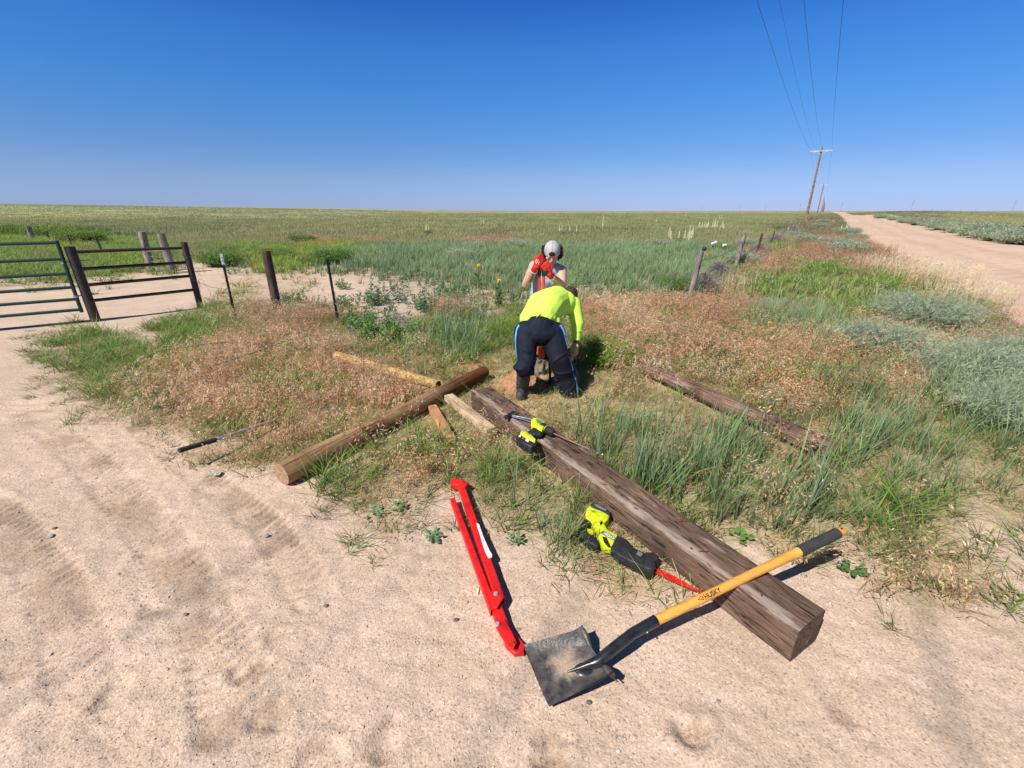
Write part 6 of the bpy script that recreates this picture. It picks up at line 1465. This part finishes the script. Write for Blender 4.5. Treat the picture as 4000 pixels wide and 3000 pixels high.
    vs += [v - upv * .003 for v in vs]; br.add(vs, [(2 * i, 2 * i + 1, 2 * i + 3, 2 * i + 2) for i in range(8)] + [(18 + 2 * i, 18 + 2 * i + 2, 18 + 2 * i + 3, 18 + 2 * i + 1) for i in range(8)] + [(2 * i + 1, 18 + 2 * i + 1, 18 + 2 * i + 3, 2 * i + 3) for i in range(8)]); br.build('brim', M['cap'], cp_)
    ho = MB(); ho.ell(HF(0, -.094, .048), (.033, .014, .026), MF, 12, 8); ho.build('front_hair', M['hair'], cp_)
    # hair seen through the opening
    # sleeveless shirt
    s = MB(); s.cap(sA.lerp(sB, .16), .070, sA.lerp(sB, .84), .072, 16); s.cap(nk + Vector((0, .02, -.05)), .085, ch, .150, 18); s.cap(ch + Vector((-.04, 0, 0)), .135, pel + Vector((-.03, 0, .02)), .135, 18); s.cap(ch + Vector((.04, 0, 0)), .135, pel + Vector((.03, 0, .02)), .135, 18); s.cap(pel + Vector((-.06, 0, 0)), .125, pel + Vector((.06, 0, -.06)), .125, 18)
    blob(s, 'sleeveless_shirt', M['tee'], root, .009, 6, .024, .09)
    tr = MB(); tr.cap(hA, .125, hB, .125, 16)
    for h_, k_, f_ in ((hA, kA, fA), (hB, kB, fB)): tr.cap(h_, .115, k_, .085, 14); tr.cap(k_, .085, f_ + Vector((0, .02, .12)), .072, 14)
    blob(tr, 'jeans', M['jean'], root, .010, 6, .02, .08)
    for f_ in (fA, fB):
        bt = MB(); bt.cap(f_ + Vector((0, .02, .06)), .055, f_ + Vector((0, .02, .16)), .056, 12); bt.cap(f_ + Vector((0, .03, .04)), .05, f_ + Vector((0, -.15, .035)), .042, 12); blob(bt, 'work_boot', M['boot'], root, .008, 3)
    # red knit gloves with a white mark, cream cuff trim
    for nm, w_, p_, ac, nn, e_ in (('glove', wA, pa, (.5, .2, -.8), (.4, .6, -.5), eA), ('glove', wB, pb, (-.6, .2, -.5), (-.5, .6, -.4), eB)):
        g = MB(); g.cap(w_.lerp(e_, .16), .033, w_, .033, 12); hand(g, w_, p_, ac, nn, 1.02, 1.3 if e_ is eA else 1.4, .0045); gl = blob(g, nm, M['glove'], root, .0045, 2)
        d = (w_ - e_).normalized(); q = w_.lerp(e_, .20); cu = MB(); cu.tube([q - d * .005, q + d * .005], [.036, .036], 18); cu.build('glove_cuff', M['white'], gl)
    pc = MB(); pc.ell(wB + pb.normalized() * .045 + Vector((-.018, .012, -.008)), (.036, .036, .044)); pc.build('shaded_palm_coating', M['black'], [c_ for c_ in root.children if c_.name.startswith('glove')][-1])  # black palm coat; its black also stands in for shade on this glove
    # white mark printed on the back of the near glove
    gl = [c_ for c_ in root.children if c_.name.startswith('glove')][0]
    bpy.context.view_layer.update(); o_ = ORG[root.name]; cen = wA + pa.normalized() * .055; dv_ = Vector((-.35, -.9, .3)).normalized(); mk = MB()
    pu = pa.normalized(); pv = pu.cross(dv_).normalized()
    for row_, (v0, ln) in enumerate(((.012, .030), (-.004, .046), (-.018, .036))):
        pts = []
        for t in range(7):
            q = cen + pu * (ln * (t / 6 - .5)) + pv * (v0 + .004 * math.sin(t * 2.3)); ok, loc, nn, _ = gl.ray_cast(q - o_ + dv_ * .2, -dv_)
            if ok: pts.append(loc + o_ + nn * .001)
        if len(pts) > 2: mk.tube(pts, .0028 if row_ != 1 else .0036, 5)
    if mk.v: mk.build('glove_print', M['inkwhite'], gl)
    # tattoo down the forearm and a small one on the upper arm
    tt_ = MB(); dirn = Vector((.35, -.85, .15)).normalized(); ax = (wA - eA).normalized(); sd_ = ax.cross(dirn).normalized()
    for k in range(26):
        q = eA.lerp(wA, .16 + .62 * k / 25); a0 = .012 * math.sin(k * 1.9); pts = []
        for t in range(4):
            w_ = (t / 3 - .5) * .026 + a0 * .5; r_ = q + sd_ * w_ + ax * (.006 * math.sin(t * 3 + k)); ok, loc, nn, _ = body.ray_cast(r_ - o_ + dirn * .2, -dirn)
            if ok: pts.append(loc + o_ + nn * .0006)
        if len(pts) > 1: tt_.tube(pts, .0022, 4)
    if tt_.v: tt_.build('forearm_tattoo', M['tattoo'], body)
    tt_ = MB(); q0 = sA.lerp(eA, .42); dn_ = Vector((-.5, -.85, 0)).normalized()
    pts = []
    for t in range(9):
        a = t * .785; q = q0 + Vector((.016 * math.cos(a), 0, .022 * math.sin(a))); ok, loc, nn, _ = body.ray_cast(q - o_ + dn_ * .2, -dn_)
        if ok: pts.append(loc + o_ + nn * .0006)
    if len(pts) > 2: tt_.tube(pts, .002, 4); tt_.build('arm_tattoo', M['tattoo'], body)
standing_man()

def digger():
    base = G(2112, 1462); root = thing('post_hole_digger', base, 'post hole digger with two red handles and black grips held by the standing man', 'digger')
    j_ = A_(2112, 1405, base.y - .02)
    for s_, tp in ((-1, A_(2108, 1018, 4.68)), (1, A_(2124, 1020, 4.68))):
        lo = j_ + Vector((.025 * s_, 0, 0)); d = tp - lo; mb = MB(); mb.tube([lo, lo + d * .5, lo + d * .86], .0155, 14); mb.build('handle', M['redgrip'], root)
        mb = MB(); mb.tube([lo + d * .855, lo + d * .86, lo + d * .99, tp], [.017, .0195, .0195, .015], 14); mb.build('grip', M['black'], root)
        # curved blade
        vs = []; m = 8
        for i in range(7):
            for k in range(m + 1):
                a = (-1.0 + 2.0 * k / m); t = i / 6; r_ = .052 * (1 - .12 * t); vs.append(base + Vector((s_ * (.006 + r_ * math.cos(a)) * .95, r_ * math.sin(a), .17 - .20 * t)))
        nv = len(vs); vs += [v - Vector((s_ * .003, 0, 0)) for v in vs]; fs = []
        for i in range(6):
            for k in range(m): q = i * (m + 1) + k; fs += [(q, q + 1, q + m + 2, q + m + 1), (nv + q, nv + q + m + 1, nv + q + m + 2, nv + q + 1)]
        mb = MB(); mb.add(vs, fs); bl = mb.build('blade', M['greyp'], root)
        mb = MB(); mb.box(base + Vector((s_ * .03, -.012, .19)), (.028, .05, .11)); mb.build('bracket', M['greyp'], bl)
        mb = MB(); q = base + Vector((s_ * .032, -.040, .215)); mb.tube([q, q + Vector((0, -.014, 0))], [.011, .008], 10); mb.build('bolt', M['steel'], bl)
digger()

def auger():
    b = G(2150, 1512); root = thing('earth_auger', b, 'earth auger with red engine, black frame and black shaft standing in the fresh hole', 'earth auger')
    top = A_(2146, 1398, 4.32); d = (top - b)
    mb = MB(); mb.tube([b - Vector((0, 0, .08)), b + d * .5, top], .013, 12); mb.build('shaft', M['blacksteel'], root)
    mb = MB(); n = 46; ax = d.normalized(); u = ax.orthogonal().normalized(); v = ax.cross(u); vs = []
    for i in range(n):
        a = i * .42; p = b - ax * .03 + ax * (i / n * .13)
        for r_ in (.013, .052): vs.append(p + (u * math.cos(a) + v * math.sin(a)) * r_)
    vs += [q + ax * .003 for q in vs]; K2 = 2 * n
    mb.add(vs, [(2 * i, 2 * i + 1, 2 * i + 3, 2 * i + 2) for i in range(n - 1)] + [(K2 + 2 * i, K2 + 2 * i + 2, K2 + 2 * i + 3, K2 + 2 * i + 1) for i in range(n - 1)]); mb.build('spiral_flight', M['blacksteel'], root)
    mb = MB(); mb.tube([top + Vector((0, 0, -.03)), top + Vector((0, 0, .0)), top + Vector((0, 0, .05))], [.03, .055, .055], 16); mb.build('gearbox', M['black'], root)
    mb = MB(); mb.box(top + Vector((0, 0, .09)), (.15, .13, .09)); eb = mb.build('engine', M['black'], root)
    mb = MB(); mb.slab([(top.x - .12, top.y - .08), (top.x - .055, top.y - .09), (top.x - .05, top.y + .03), (top.x - .11, top.y + .03)], top.z + .02, top.z + .12, .012); mb.build('engine_cover', M['orange'], root)
    mb = MB(); c = top + Vector((-.085, -.085, .13)); mb.tube([c, c + Vector((.0, 0, .05)), c + Vector((-.03, 0, .07))], [.012, .012, .010], 8); mb.tube([c + Vector((0, 0, .04)), c + Vector((.02, 0, .06))], .010, 8); mb.build('fuel_lever', M['orange'], root)
    # tubular handle frame running right to the gloved hand
    w_ = bm_['wR'] + Vector((-.035, .0, -.07)); l_ = bm_['wL'] + Vector((0, .0, -.05))
    mb = MB(); mb.tube([A_(2078, 1378, 4.30), A_(2100, 1392, 4.26), A_(2125, 1401, 4.25), top + Vector((.05, -.07, .0)), A_(2200, 1418, 4.3), w_ + Vector((.03, -.02, -.09)), w_ + Vector((.045, 0, -.03))], .0125, 12); mb.build('handle_frame', M['blacksteel'], root)
    mb = MB(); mb.tube([w_ + Vector((.045, -.01, -.035)), w_ + Vector((.03, 0, -.005)), w_ + Vector((-.07, .01, .015))], .015, 10); mb.build('red_grip', M['redgrip'], root)
    mb = MB(); mb.tube([w_ + Vector((.0, 0, -.02)), w_ + Vector((-.01, 0, -.16)), b + Vector((.22, .08, .05))], .010, 8); mb.build('side_rod', M['blacksteel'], root)
auger()
